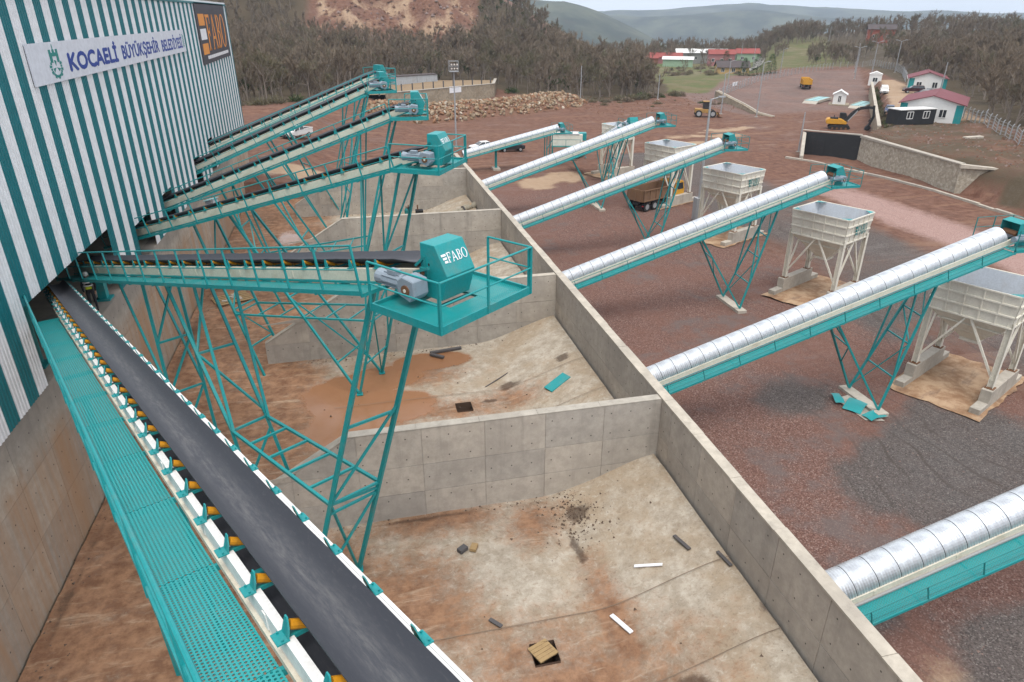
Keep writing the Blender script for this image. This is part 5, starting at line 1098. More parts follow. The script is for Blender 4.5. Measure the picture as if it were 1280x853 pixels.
# low road wall and hedge wall
rw = thing('road_wall', 'low tan retaining wall stepping down beside the upper road', 'wall', (0, 0, 0))
RW = [(95.0, 172), (93.0, 161), (91.6, 152), (89.4, 142.5), (90.4, 138)]
for i, ((x0, y0), (x1, y1)) in enumerate(zip(RW, RW[1:])):
    za, zb2 = .2 - .6 * i, .2 - .6 * (i + 1); wallseg(rw, (x0, y0), (x1, y1), -2.8, za, max(zb2, -1.9), -.5, 'stone_tan'); wallseg(rw, (x0 - .08, y0), (x1 - .08, y1), za + .01, za + .16, max(zb2, -1.9) + .16, -.65, 'conc', 'coping') if 0 else part('coping', MB().bar((x0 + .2, y0, za + .08), (x1 + .2, y1, max(zb2, -1.9) + .08), .4, .12), M['conc'], rw)
hwl = thing('forecourt_wall', 'straight low wall between the upper road and the pale forecourt', 'wall', (0, 0, 0))
a, b = (87.6, 102.2), (141.0, 171.2); wallseg(hwl, a, b, -2.6, 1.0, 1.4, .5, 'stone_tan'); part('coping', MB().bar((a[0] - .2, a[1] + .2, 1.1), (b[0] - .2, b[1] + .2, 1.5), .6, .2), M['conc'], hwl)

# ---------------------------------------------------------------- lamp masts and poles
def pole(label, x, y, h, kind='lamp', group='grey site lamp poles', r=.09, mat='pipe_grey'):
    z = gz(x, y); p = thing('lamp_pole' if kind != 'pole' else 'utility_pole', label, 'lamp post' if kind != 'pole' else 'pole', (x, y, z), (0, 0, 0), group)
    part('shaft', MB().tube((0, 0, -.3), (0, 0, h), r * 1.3, 8, r * .8), M[mat], p); part('base_plate', MB().box(-.3, .3, -.3, .3, -.1, .12), M['conc'], p)
    if kind == 'flood':
        part('basket', MB().box(-.7, .7, -.7, .7, h - .1, h), M['pipe_grey'], p)
        for a in range(4): part('basket_rail', MB().bar((-.7, -.7, h), (-.7, -.7, h + 1.5), .06).bar((-.7, -.7, h + 1.5), (.7, -.7, h + 1.5), .06).bar((-.7, -.7, h + .75), (.7, -.7, h + .75), .06), M['pipe_grey'], p, rot=(0, 0, a * PI / 2))
        for x0 in (-.45, 0, .45):
            for zz in (.25, .85):
                q = part('floodlight', MB().box(x0 - .18, x0 + .18, -.86, -.72, h + zz, h + zz + .36), M['dark'], p); part('lens', MB().box(x0 - .14, x0 + .14, -.875, -.862, h + zz + .05, h + zz + .31), M['lens'], q)
    if kind == 'double':
        for s in (-1, 1): a = part('lamp_arm', MB().tube((0, 0, h - .05), (s * 1.6, 0, h + .35), .06, 6), M[mat], p); part('lamp_head', MB().box(min(s * 1.4, s * 2.2), max(s * 1.4, s * 2.2), -.16, .16, h + .3, h + .45), M['pipe_grey'], a)
    if kind == 'lamp': a = part('lamp_arm', MB().tube((0, 0, h - .05), (.9, -.2, h + .2), .05, 6), M[mat], p); part('lamp_head', MB().box(.7, 1.4, -.35, -.05, h + .15, h + .28), M['pipe_grey'], a)
    return p
pole('floodlight mast with a square lamp basket, behind the second drive platform', 17.6, 117, 12.0, 'flood', None, .12)
p = pole('tall grey lamp pole rising beside a cream hopper', 36.0, 66.2, 12.6, 'lamp', 'grey site lamp poles', .13); part('control_cabinet', MB().box(-.45, .45, -.4, .4, .2, 2.6), M['pipe_grey'], p)
for lb, x, y, h, k in (('thin grey pole in front of the wooded slope, left of the hoppers', 56.6, 169, 8.6, 'pole'), ('pale timber pole by the green meadow', 78.3, 171.6, 6.2, 'pole'), ('grey lamp pole in front of the low road wall', 86.7, 138.7, 11, 'lamp'), ('grey lamp pole near the yellow loader', 82.5, 146.5, 8.6, 'lamp'), ('short grey pole at the corner of the black lined pit', 71.5, 100.6, 6.2, 'pole'), ('leaning pole farthest up the road, left of the paired lamps', 173, 220, 9.4, 'pole'), ('double armed lamp post left of the white booth', 160, 203, 9.2, 'double'), ('double armed lamp post directly behind the white booth', 166, 203, 9.5, 'double'), ('double armed lamp post right of the white booth', 172, 200, 9.2, 'double'), ('lamp pole beside the dark conifers', 148, 226, 7.5, 'lamp'), ('grey pole between the two offices', 128.6, 134.5, 7.4, 'pole'), ('grey lamp pole along the fence, left of the notice', 103, 181, 8., 'lamp'), ('tall pole on the village lane', 176, 290, 11, 'pole'), ('second pole on the village lane, nearer the pink house', 186, 318, 11, 'pole'), ('pole on top of the meadow hill', 232, 318, 10, 'pole')):
    pole(lb, x, y, h, k, 'grey site lamp poles' if k != 'double' else 'double armed lamp posts', .11)

# ---------------------------------------------------------------- fences
def fence(label, pts, step, h, name='wire_fence', mat='pipe_grey'):
    f = thing(name, label, 'fence', (0, 0, 0)); pm_ = MB().bar((0, 0, -.3), (0, 0, h), .13).bar((0, 0, h - .02), (.25, 0, h + .3), .1).mesh('fence_post', M[mat])
    Q = []
    for (x0, y0), (x1, y1) in zip(pts, pts[1:]):
        n = max(1, round(math.hypot(x1 - x0, y1 - y0) / step)); Q += [(x0 + (x1 - x0) * k / n, y0 + (y1 - y0) * k / n) for k in range(n)]
    Q.append(pts[-1]); Q = [(x, y, gz(x, y)) for x, y in Q]
    for q in Q: part('fence_post', pm_, None, f, q)
    for a, b in zip(Q, Q[1:]):
        g = MB()
        for k in range(5): zz = .15 + (h - .2) * k / 4; g.bar((a[0], a[1], a[2] + zz), (b[0], b[1], b[2] + zz), .035)
        part('fence_wire', g, M[mat], f)
    return f
fence('grey wire fence along the left edge of the upper road', [(94.5, 172), (101, 178), (115.5, 193.5), (132, 208), (152.5, 222), (178, 239), (193, 238)], 3.0, 1.9)
fence('grey wire fence below the bare wood, right of the nearer office', [(107.6, 106.0), (99.5, 92), (91.7, 79), (84, 62)], 2.3, 1.9)
fence('wire fence closing the top of the upper road behind the booth', [(193, 238), (178, 207), (168, 192), (152, 172)], 3.0, 1.9)
fn = thing('fence_notice', 'small white notice on the wire fence by the meadow', 'sign', (108.5, 187.0, gz(108.5, 187) + 1.0), (0, 0, R(43))); part('board', MB().box(-2.1, 2.1, -.08, -.03, 0, 1.0), M['print_white'], fn); part('print', MB().box(-1.4, 1.4, -.09, -.081, .4, .55), M['hopper_in'], fn)

# ---------------------------------------------------------------- village
VG = 'village houses beyond the road'
def vhouse(label, x, y, rz, lx, ly, hw, hr, wall, roof, nw=3):
    h = gable_house('village_house', label, 'house', (x, y, gz(x, y) - .3), rz, lx, ly, hw, hr, wall, roof, .5, VG)
    for i in range(nw): opening(h, 'window', (0, -1), -lx / 2 + lx * (i + .5) / nw, hw * .4, 1.3, 1.4, ly / 2)
    opening(h, 'window', (-1, 0), 0, hw * .4, 1.3, 1.4, lx / 2); return h
vhouse('low green barn with pale roof at the left end of the village', 159, 329, -28, 14, 7, 3.6, 4.6, 'village_green', 'white', 0)
vhouse('long grey hall with a white roof in the middle of the village', 183, 352, -22, 26, 11, 5.2, 6.8, 'village_grey', 'white', 4)
vhouse('two storey pink house beside the white roofed hall', 181, 328, -22, 12, 8, 5.8, 7.6, 'village_pink', 'red_roof', 3)
vhouse('pale green house with red roof at the right end of the village', 205, 345, -22, 11, 9, 5, 7, 'village_green', 'red_roof', 2)
vhouse('red roofed shed half hidden behind the green barn', 163, 352, -22, 16, 8, 3.6, 5.4, 'village_pink', 'red_roof', 0)
vhouse('small red roofed outbuilding left of the green barn', 153, 349, -22, 8, 6, 3.4, 5, 'brick_red', 'red_roof', 0)
vhouse('ochre cottage with dark hipped roof and open porch', 151, 264, -20, 12, 8, 3.0, 5.0, 'village_ochre', 'roof_grey', 3)
h = vhouse('dark red brick house on the far wooded hill', 262, 320, -35, 12, 9, 6.5, 8.5, 'brick_red', 'roof_grey', 2)
for k, (a, d, s) in enumerate(((21, 1000, 16), (22.5, 1120, 12), (24, 1010, 14), (26, 1180, 18), (27.5, 1080, 12), (23.2, 900, 12), (25.2, 930, 10), (29, 1250, 18), (31, 1150, 14), (20.4, 1230, 14))):
    x, y = d * math.sin(R(a)), d * math.cos(R(a)); v = gable_house('valley_house', 'tiny pale house far down in the hazy valley', 'house', (x, y, gz(x, y) - 1), 20 * k, s * 1.6, s, 6, 9, 'white', 'red_roof' if k % 3 else 'white', .5, 'pale houses in the valley')
struct('village_lane', MB().strip([(x - 2.6, y, gz(x - 2.6, y) + .25) for x, y in LANE], [(x + 2.6, y, gz(x + 2.6, y) + .25) for x, y in LANE]), M['lane'])
M['rust_soil'] = paint('heap_earth', (.16, .085, .055), .9, (.1, .06, .045), .6, .5)
M['rubble'] = paint('dark_rubble', (.11, .075, .055), .9, (.2, .15, .11), .6, 3)
M['yard_stone'] = paint('yard_stone', (.22, .16, .14), .9, (.12, .07, .06), .8, 4)
M['canvas'] = paint('grey_canvas', (.30, .27, .21), .85, (.18, .15, .11), .6, 2)
# ---------------------------------------------------------------- rock heap
def rock_mesh(s):
    bm = bmesh.new(); bmesh.ops.create_icosphere(bm, subdivisions=1, radius=1)
    r = random.Random(s)
    for v in bm.verts: v.co *= r.uniform(.72, 1.15)
    bm.transform(Matrix.Diagonal((1, r.uniform(.6, .95), r.uniform(.5, .8), 1))); me = bpy.data.meshes.new('rock'); bm.to_mesh(me); bm.free(); me.materials.append(M['rock']); return me
ROCKS = [rock_mesh(i) for i in range(7)]
hp = thing('rock_heap', 'long heap of broken tan and brown rock below the masonry wall', 'rock heap', (0, 0, 0))
def heap_h(x, y):
    a = Vector((11, 152)); b = Vector((50, 170)); p = Vector((x, y)); d = b - a; t = max(0, min(1, (p - a).dot(d) / d.length_squared)); q = (p - (a + d * t)).length
    return max(0., 2.9 * (1 - (q / (8.5 + 1.2 * nz(x, y, 6))) ** 2))
hx = np.arange(1, 62, 1.5); hy = np.arange(142, 182, 1.5); V = [(x, y, gz(x, y) - .25 + heap_h(x, y) * .9) for y in hy for x in hx]; n = len(hx)
part('heap_core', MB().add(V, [(j * n + i, j * n + i + 1, (j + 1) * n + i + 1, (j + 1) * n + i) for j in range(len(hy) - 1) for i in range(n - 1)]), M['rust_soil'], hp)
rr = random.Random(5); pts = []
while len(pts) < 2300:
    x, y = rr.uniform(3, 60), rr.uniform(143, 180); h = heap_h(x, y)
    if h > .15 and (h > .5 or rr.random() < .5): pts.append((math.hypot(x, y), x, y, h))
pts.sort(); g = MB()
for k, (d, x, y, h) in enumerate(pts):
    s = rr.choice((.22, .28, .35, .42, .58)) * rr.uniform(.8, 1.2); loc = (x, y, gz(x, y) - .1 + h * .9 + s * .15); e = Euler((rr.uniform(0, 6), rr.uniform(0, 6), rr.uniform(0, 6)))
    if k < 290: part('rock', ROCKS[k % 7], None, hp, loc, e, scale=(s * 1.15,) * 3)
    else:
        me = ROCKS[k % 7]; Mx = Matrix.Translation(loc) @ e.to_matrix().to_4x4() @ Matrix.Scale(s, 4); g.add([Mx @ v.co for v in me.vertices], [tuple(p.vertices) for p in me.polygons])
o = part('loose_rocks', g, M['rock'], hp); o['kind'] = 'stuff'
# stones strewn over the yard, banks and quarry
g = MB(); rr = random.Random(9)
def stone(g, x, y, z, s):
    q = [Vector((rr.uniform(-1, 1), rr.uniform(-1, 1), rr.uniform(-.3, .8))) for _ in range(3)]; a = Vector((s, 0, 0)); b = Vector((-.5 * s, .87 * s, 0)); c = Vector((-.5 * s, -.87 * s, 0)); r = rr.uniform(0, 6); Rm = Matrix.Rotation(r, 3, 'Z')
    t = Vector((0, 0, s * rr.uniform(.6, 1.1))); P = [Rm @ v + Vector((x, y, z - .01)) for v in (a, b, c, t + Vector((rr.uniform(-.3, .3), rr.uniform(-.3, .3), 0)) * s)]; g.add(P, [(0, 1, 3), (1, 2, 3), (2, 0, 3)])
for _ in range(2600):
    x = rr.uniform(12, 45); y = 4 + (rr.random() ** 1.4) * 70; stone(g, x, y, gz(x, y), rr.choice((.03, .04, .05, .06)) * rr.uniform(.7, 1.5))
gb_ = MB()
for _ in range(2200):
    u = rr.random()
    if u < .45: x, y = rr.uniform(77, 108), rr.uniform(58, 103)
    elif u < .7: x, y = rr.uniform(55, 95), rr.uniform(150, 182)
    else: x, y = rr.uniform(-8, 60), rr.uniform(292, 352)
    stone(g if rr.random() < .25 else gb_, x, y, gz(x, y), rr.uniform(.1, .28) if u < .7 else rr.uniform(.4, 1.3))
so = part('loose_stones', g, M['yard_stone'], None); so['kind'] = 'stuff'
so = part('earth_clods', gb_, M['rust_soil'], None); so['kind'] = 'stuff'
g = MB()
for _ in range(1500):
    u = rr.random()
    if u < .35: x, y = -11.1 + abs(rr.gauss(0, .5)), rr.uniform(12, 76)
    elif u < .6: k = rr.choice(DIV); x, y = rr.uniform(-5, 8), k - abs(rr.gauss(0, .25)) - .05
    elif u < .8: x, y = 7.2 + rr.gauss(0, .6), 20.3 + rr.gauss(0, .9)
    else: x, y = rr.uniform(-11, 11), rr.uniform(5, 76)
    if x < -11.2 or x > 11.2: continue
    stone(g, x, y, floor_z(x, y) + .02, rr.choice((.02, .03, .04, .06)) * rr.uniform(.7, 1.3))
so = part('floor_crumbs', g, M['rubble'], None); so['kind'] = 'stuff'

# ---------------------------------------------------------------- things lying in the bins and yard
def flat(name, label, cat, x, y, rz, l, w, t, mat, tilt=0., group=None):
    z = max(floor_z(x + .4 * l * math.cos(R(rz)), y), floor_z(x - .4 * l * math.cos(R(rz)), y)) if x < 11.3 else gz(x, y); sl = -math.atan((floor_z(x + .2, y) - floor_z(x - .2, y)) / .4) * math.cos(R(rz)) if x < 11.3 else 0
    o = part(name, bevel(MB().box(-l / 2, l / 2, -w / 2, w / 2, 0, t).mesh(name, M[mat]), .006), None, None, (x, y, (floor_z(x, y) if x < 11.3 else z) + .045), (0, sl, R(rz))); return tag(o, label, cat, group)
flat('steel_plate', 'teal steel plate lying on the pale floor of the second bin', 'steel plate', 9.3, 29.6, 25, 1.35, .62, .05, 'teal')
flat('plank', 'upper of the two white planks, near the long wall', 'plank', 8.75, 16.6, -28, 1.0, .12, .04, 'print_white', 0, 'white planks')
flat('plank', 'lower of the two white planks, lying beside the drain hatch', 'plank', 7.1, 14.85, 112, .95, .16, .05, 'print_white', 0, 'white planks')
flat('board', 'dark narrow board to the right of the upper white plank', 'board', 10.1, 16.9, 103, .85, .14, .05, 'wood_dark', 0, 'dark boards')
flat('board', 'dark board leaning at the foot of the long wall', 'board', 11.0, 15.6, 98, .75, .12, .05, 'wood_dark', 0, 'dark boards')
flat('board', 'short dark board alone on the brown floor left of the hatch', 'board', 3.15, 15.9, 130, .5, .14, .05, 'wood_dark', 0, 'dark boards')
for lb, x, y, rz, l in (('grey plank lying at the foot of the second divider wall', 4.4, 36.2, 8, 1.9), ('short dark block beside the grey plank at the second divider wall', 3.8, 35.6, -40, .9)): flat('plank', lb, 'plank', x, y, rz, l, .2, .12, 'wood_dark')
flat('stick', 'thin stick on the pale floor of the second bin', 'stick', 6.6, 32.0, 35, 1.8, .05, .04, 'wood_dark')
bl = thing('wooden_block', 'pair of weathered wooden blocks on the brown mud', 'wood blocks', (2.75, 19.55, .04), (0, 0, .6)); part('block', MB().box(-.3, .05, -.12, .12, 0, .14), M['wood_dark'], bl); part('block', MB().box(-.05, .3, -.12, .12, 0, .12), M['wood'], bl, (.12, -.3, 0), (0, 0, .5))
hc = thing('hatch_cover', 'wooden plank cover lying askew over the drain hole', 'hatch cover', (4.36, 14.48, .07), (0, R(4), R(24)))
for k in range(5): part('plank', MB().box(-.36, .36, -.33 + k * .134, -.33 + k * .134 + .122, random.uniform(0, .006), .035 + random.uniform(0, .012)), M['wood'], hc)
part('batten', MB().box(-.3, -.2, -.32, .33, -.035, -.002).box(.2, .3, -.32, .33, -.035, -.002), M['wood'], hc)
for k, (x, y) in enumerate(((7.4, 20.9), (7.0, 20.2), (6.8, 19.3))):
    pass
cr = thing('broken_crate', 'broken pale wooden crate in the red mud by the stained wall', 'crate', (-9.6, 50.2, .05), (0, 0, .3))
for k in range(7): part('slat', MB().box(-1.1 + k * .33, -.88 + k * .33, -.05, .05, 0, .75), M['wood'], cr, (0, 0, 0), (R(random.uniform(-8, 8)), 0, 0))
part('rail', MB().box(-1.1, 1.2, .05, .1, .1, .2).box(-1.1, 1.2, .05, .1, .55, .65), M['wood'], cr)
pl = thing('wooden_pallet', 'pale wooden pallet strewn with scraps, in front of the broken crate', 'pallet', (-9.0, 47.6, .05), (0, 0, .4))
for k in range(6): part('slat', MB().box(-1.2, 1.2, -.9 + k * .32, -.7 + k * .32, .1, .14), M['wood'], pl)
for y in (-.8, 0, .8): part('bearer', MB().box(-1.2, -1.05, y - .08, y + .08, 0, .1).box(1.05, 1.2, y - .08, y + .08, 0, .1), M['wood'], pl)
for k in range(5): part('scrap', MB().box(-.25, .25, -.1, .1, .15, .22), M['conc'], pl, (random.uniform(-.8, .8), random.uniform(-.6, .6), 0), (0, 0, random.uniform(0, 3)))
for lb, x, y, m in (('tall dark gas bottle standing behind the third divider wall', 4.7, 64.4, 'teal_dark'), ('dark gas bottle just behind the taller one', 4.95, 64.9, 'dark')):
    gb = thing('gas_bottle', lb, 'gas bottle', (x, y, .02), (0, 0, 0), 'gas bottles'); part('cylinder', MB().tube((0, 0, 0), (0, 0, 1.3), .18, 12).tube((0, 0, 1.3), (0, 0, 1.5), .18, 12, .07), M[m], gb); part('valve', MB().tube((0, 0, 1.5), (0, 0, 1.66), .05, 8), M['rust'], gb)
rc = thing('compressor', 'red compressor unit beside the gas bottles', 'compressor', (5.95, 64.2, .05)); part('tank', MB().tube((-.7, 0, .45), (.7, 0, .45), .36, 12), M['red'], rc); part('engine', bevel(MB().box(-.4, .3, -.28, .28, .8, 1.3).mesh('engine', M['dark']), .03), None, rc); part('exhaust', MB().tube((-.2, 0, 1.3), (-.2, 0, 1.75), .06), M['rust'], rc)
for x in (-.5, .5): part('wheel', MB().tube((x, -.42, .17), (x, -.34, .17), .17, 10), M['tyre'], rc)
tp = thing('tarpaulin_bundle', 'grey bundle of rolled tarpaulin on the sand of the third bin', 'bundle', (9.2, 63.2, floor_z(9.2, 60) + .05), (0, R(-12), .35))
g = MB()
for k in range(9):
    x = -2.2 + k * .5; g.tube((x, .12 * math.sin(k * 2.1), .22), (x + .52, .12 * math.sin(k * 2.1 + 2.1), .25), .3 + .07 * math.sin(k * 3), 9, .3 + .07 * math.sin(k * 3 + 3))
part('roll', g, M['canvas'], tp, smooth=True); part('strap', MB().tube((-.7, 0, .24), (-.6, 0, .24), .39, 10).tube((.9, 0, .24), (1.0, 0, .24), .39, 10), M['wood_dark'], tp); part('end_flap', MB().box(1.9, 2.5, -.25, .25, .3, .42), M['yellow'], tp)
for k, (lb, x, y, rz, l, w) in enumerate((('large teal mat crumpled against the footing of the second covered conveyor', 26.75, 28.3, 35, 1.6, 1.0), ('small teal mat in front of the second covered conveyor footing', 27.0, 27.1, 10, 1.2, .7), ('narrow teal mat, leftmost of the three at the footing', 26.1, 29.1, 70, 1.1, .5))):
    g = MB(); nn_ = 8; rows = []
    for i in range(nn_ + 1):
        u = i / nn_; rows.append([(-l / 2 + l * u, -w / 2 + w * v, .05 + .22 * math.sin(PI * u) * (1 if k == 0 else .4) + .03 * math.sin(7 * u + 3 * v)) for v in (0, .5, 1)])
    g.add([p for r in rows for p in r], [(i * 3 + j, (i + 1) * 3 + j, (i + 1) * 3 + j + 1, i * 3 + j + 1) for i in range(nn_) for j in (0, 1)])
    tag(part('rubber_mat', g, M['teal'], None, (x, y, gz(x, y) + .02 + .06 * k), (0, 0, R(rz)), True), lb, 'mat', 'teal mats at the conveyor footing')
pad = struct('concrete_pad', MB().add([(26.1, 29.3, gz(26.1, 29.3) + .04), (26.3, 26.9, gz(26.3, 26.9) + .04), (27.3, 26.6, gz(27.3, 26.6) + .05), (27.2, 29.5, gz(27.2, 29.5) + .05)], [(0, 1, 2, 3)]), M['conc'])
for lb, x, y in (('grey stacked equipment between the two offices', 127.5, 137.0),):
    eq = thing('equipment_stack', lb, 'equipment', (x, y, gz(x, y)), (0, 0, .5)); part('crate', MB().box(-1.2, .2, -.8, .8, 0, 1.6), M['pipe_grey'], eq); part('tank', MB().tube((.9, 0, .6), (.9, 0, 1.9), .6, 12), M['pipe_grey'], eq)
sl = thing('concrete_slab', 'single pale concrete slab lying on the dark soil by the fence', 'slab', (88.5, 84.5, gz(88.5, 84.5) + .12), (0, 0, R(5))); part('slab', bevel(MB().box(-1.6, 1.6, -.4, .4, 0, .3).mesh('slab', M['conc']), .03), None, sl)
sv = thing('safety_stand', 'small steel stand with blue sheet on the second conveyor belt', 'stand', axis_pt((-11.3, 39.9, 7.55), (3.75, 31.0, 12.72), 4.9, .1, .42), (0, R(-15), R(-30))); part('sheet', MB().box(-.3, .3, -.25, .25, .05, .09), M['deck'], sv); part('foot', MB().box(-.25, -.2, -.2, .2, -.15, .05).box(.2, .25, -.2, .2, -.15, .05), M['pipe_grey'], sv)

# ---------------------------------------------------------------- people
def person(label, loc, rz, hivis):
    p = thing('person', label, 'person', loc, (0, 0, rz)); J = {}; verts = []; edges = []; rad = []
    def a(n, co, r, par=None):
        J[n] = len(verts); verts.append(co); rad.append(r)
        if par: edges.append((J[par], J[n]))
    a('pel', (0, 0, .98), (.16, .12)); a('waist', (0, 0, 1.12), (.15, .11), 'pel'); a('chest', (.01, 0, 1.32), (.17, .125), 'waist'); a('neckb', (0, 0, 1.47), (.085, .08), 'chest'); a('neck', (.01, 0, 1.53), (.055, .055), 'neckb'); a('head', (.025, 0, 1.63), (.085, .095), 'neck'); a('crown', (.02, 0, 1.72), (.075, .085), 'head')
    for s, n in ((1, 'l'), (-1, 'r')):
        a('sh' + n, (0, s * .19, 1.42), (.065, .065), 'neckb'); a('el' + n, (.03, s * .25, 1.15), (.05, .05), 'sh' + n); a('wr' + n, (.16, s * .22, .95), (.034, .034), 'el' + n); a('pa' + n, (.21, s * .215, .90), (.035, .022), 'wr' + n)
        for k in range(4): a('f%d%s' % (k, n), (.245 + .004 * k, s * (.235 - .018 * k), .86 + .004 * (k % 2)), (.0095, .0095), 'pa' + n); a('g%d%s' % (k, n), (.25 + .003 * k, s * (.233 - .017 * k), .815 + .008 * abs(k - 1.5)), (.008, .008), 'f%d%s' % (k, n))
        a('th' + n, (.235, s * .185, .895), (.01, .01), 'pa' + n)
        a('hip' + n, (0, s * .095, .92), (.095, .095), 'pel'); a('kn' + n, (.03 + .02 * s, s * .11, .50), (.062, .062), 'hip' + n); a('an' + n, (-.02 + .03 * s, s * .12, .09), (.045, .045), 'kn' + n); a('toe' + n, (.14 + .03 * s, s * .13, .04), (.045, .035), 'an' + n)
    me = bpy.data.meshes.new('body'); me.from_pydata(verts, edges, []); o = bpy.data.objects.new('body', me); COL.objects.link(o)
    o.modifiers.new('skin', 'SKIN').use_smooth_shade = True; o.modifiers.new('sub', 'SUBSURF').levels = 1
    for i, r in enumerate(rad): me.skin_vertices[0].data[i].radius = r
    me.skin_vertices[0].data[0].use_root = True
    dg = bpy.context.evaluated_depsgraph_get(); m2 = bpy.data.meshes.new_from_object(o.evaluated_get(dg)); bpy.data.objects.remove(o)
    m2.materials.clear()
    for k in ('skin', 'jacket', 'trousers', 'tyre'): m2.materials.append(M[k])
    for f in m2.polygons:
        c = f.center; f.use_smooth = True
        f.material_index = 0 if c.z > 1.52 or (abs(c.y) > .15 and c.x > .15 and c.z < .96) else 3 if c.z < .1 else 2 if c.z < 1.0 and abs(c.y) < .2 else 1
    b = link('body', m2, p)
    g = MB(); ring = [(math.cos(t), math.sin(t)) for t in np.linspace(0, 2 * PI, 17)]; lv = [(.112, 1.66), (.115, 1.70), (.10, 1.76), (.06, 1.805), (.01, 1.815)]
    for (r0, z0), (r1, z1) in zip(lv, lv[1:]): g.strip([(.02 + r0 * c * 1.1, r0 * s, z0) for c, s in ring], [(.02 + r1 * c * 1.1, r1 * s, z1) for c, s in ring])
    g.ext([(.1, -.08, 1.665), (.19, -.06, 1.66), (.19, .06, 1.66), (.1, .08, 1.665)], (0, 0, .012)); part('helmet', g, M['helmet' if hivis else 'jacket'], p, smooth=True)
    if hivis:
        g = MB()
        for z in (1.18, 1.32): g.strip([(.01 + .172 * c * .85, .198 * s, z) for c, s in ring], [(.01 + .172 * c * .85, .198 * s, z + .05) for c, s in ring])
        part('reflective_band', g, M['print_white'], p)
        part('vest_panel', MB().box(.148, .158, -.12, .12, 1.05, 1.17), M['hivis'], p)
    part('nose', MB().ext([(.10, -.014, 1.60), (.13, 0, 1.605), (.10, .014, 1.60), (.105, 0, 1.65)], (0, 0, .004)), M['skin'], p)
    for s in (-1, 1): part('eye', MB().tube((.103, s * .033, 1.645), (.109, s * .033, 1.645), .011, 8), M['dark'], p); part('ear', MB().tube((.02, s * .086, 1.63), (.03, s * .1, 1.63), .03, 8), M['skin'], p)
    return p
person('person in a dark jacket with white reflective bands standing at the hall opening', (-11.72, 31.55, 6.13), R(-75), True)
person('person in dark clothing standing near the excavator bucket', (101.0, 121.2, gz(101.0, 121.2)), R(200), False)

# ---------------------------------------------------------------- trees and bushes
def tree_parts(seed, H, spread, ntw, kind):
    r = np.random.default_rng(seed); g = MB(); tips = []
    def limb(p, d, L, rad, dep):
        q = p + d * L; g.tube(p, q, rad, 5 if dep < 2 else 3, rad * .6, False); tips.append((p, q, dep))
        if dep < 3:
            for _ in range((6, 3, 2)[dep]):
                t = r.uniform(.16 if dep == 0 else .4, 1); nd = (d + Vector(r.normal(0, .42 if dep else .5, 3)) + Vector((0, 0, .22))).normalized(); limb(p + d * L * t, nd, L * r.uniform(.42, .68), rad * .55, dep + 1)
    limb(Vector((0, 0, -.3)), Vector((r.normal(0, .05), r.normal(0, .05), 1)).normalized(), H * .55, H * .016, 0)
    trunk = g.mesh('trunk', M['bark']); fine = [t for t in tips if t[2] >= 1]; vs = []; fs = []
    for _ in range(ntw):
        p, q, dep = fine[r.integers(len(fine))]; b = p + (q - p) * r.uniform(.2, 1.1); d = ((q - p).normalized() + Vector(r.normal(0, .55, 3)) + Vector((0, 0, .35))).normalized(); L = r.uniform(.5, 1.25) * H * .10; s = d.cross(Vector(r.normal(0, 1, 3))).normalized()
        k = len(vs)
        if kind == 'leaf': w = r.uniform(.09, .17) * H * .12; vs += [b - s * w, b + s * w, b + d * w * 2.2]; fs.append((k, k + 1, k + 2))
        else: w = r.uniform(.004, .0085) * H * .55; vs += [b - s * w, b + s * w, b + d * L]; fs.append((k, k + 1, k + 2))
    return trunk, vs, fs
def crown_mesh(vs, fs, mat): return MB().add(vs, fs).mesh('crown', M[mat])
TREES = []
for sd, H, sp, n, kind, mat in ((1, 9.5, 1, 1250, 'twig', 'twig'), (2, 8.5, 1, 1100, 'twig', 'twig'), (3, 10.5, 1, 1300, 'twig', 'twig'), (4, 8.0, 1, 1100, 'twig', 'twig_green'), (5, 6.5, 1, 800, 'leaf', 'leaf')):
    tk, vs, fs = tree_parts(sd, H, sp, n, kind); TREES.append((tk, crown_mesh(vs, fs, mat)))
def bush_mesh(seed, n, mat, R_=1.):
    r = np.random.default_rng(seed); vs = []; fs = []
    for _ in range(n):
        d = Vector(r.normal(0, 1, 3)); d.z = abs(d.z) * .9; d.normalize(); b = d * r.uniform(.2, 1.) * R_; b.x *= 1.25; s = Vector(r.normal(0, 1, 3)).normalized(); w = r.uniform(.05, .12) * R_; k = len(vs); e = (d + Vector(r.normal(0, .5, 3)) + Vector((0, 0, .4))).normalized()
        vs += [b - s * w * .6, b + s * w * .6, b + e * w * 4]; fs.append((k, k + 1, k + 2))
    return MB().add(vs, fs).mesh('foliage', M[mat])
def conifer_mesh(seed):
    r = np.random.default_rng(seed); vs = []; fs = []
    for _ in range(900):
        z = r.uniform(.05, 1) ** 1.2; a = r.uniform(0, 2 * PI); rad = (1 - z) * .30 * r.uniform(.4, 1.1) + .02; b = Vector((rad * math.cos(a), rad * math.sin(a), z)); d = Vector((math.cos(a), math.sin(a), -.15)).normalized(); s = Vector((-d.y, d.x, .2 * r.normal())); w = .018; k = len(vs); vs += [b - s * w, b + s * w, b + d * .1]; fs.append((k, k + 1, k + 2))
    return MB().add(vs, fs).mesh('crown', M['conifer'])
spots = []; rt = random.Random(21)
def add_spot(x, y, kinds, sc=1.): spots.append((math.hypot(x, y), x, y, rt.choice(kinds), sc * rt.uniform(.75, 1.2), rt.uniform(0, 6.28)))
BARE = [0, 0, 0, 1, 1, 2, 2, 3, 3, 3, 4]
def scatter(x0, x1, y0, y1, sp, ok, kinds, sc=1.):
    y = y0
    while y < y1:
        x = x0
        while x < x1:
            px, py = x + rt.uniform(-.5, .5) * sp, y + rt.uniform(-.5, .5) * sp
            if ok(px, py): add_spot(px, py, kinds, sc)
            x += sp
        y += sp
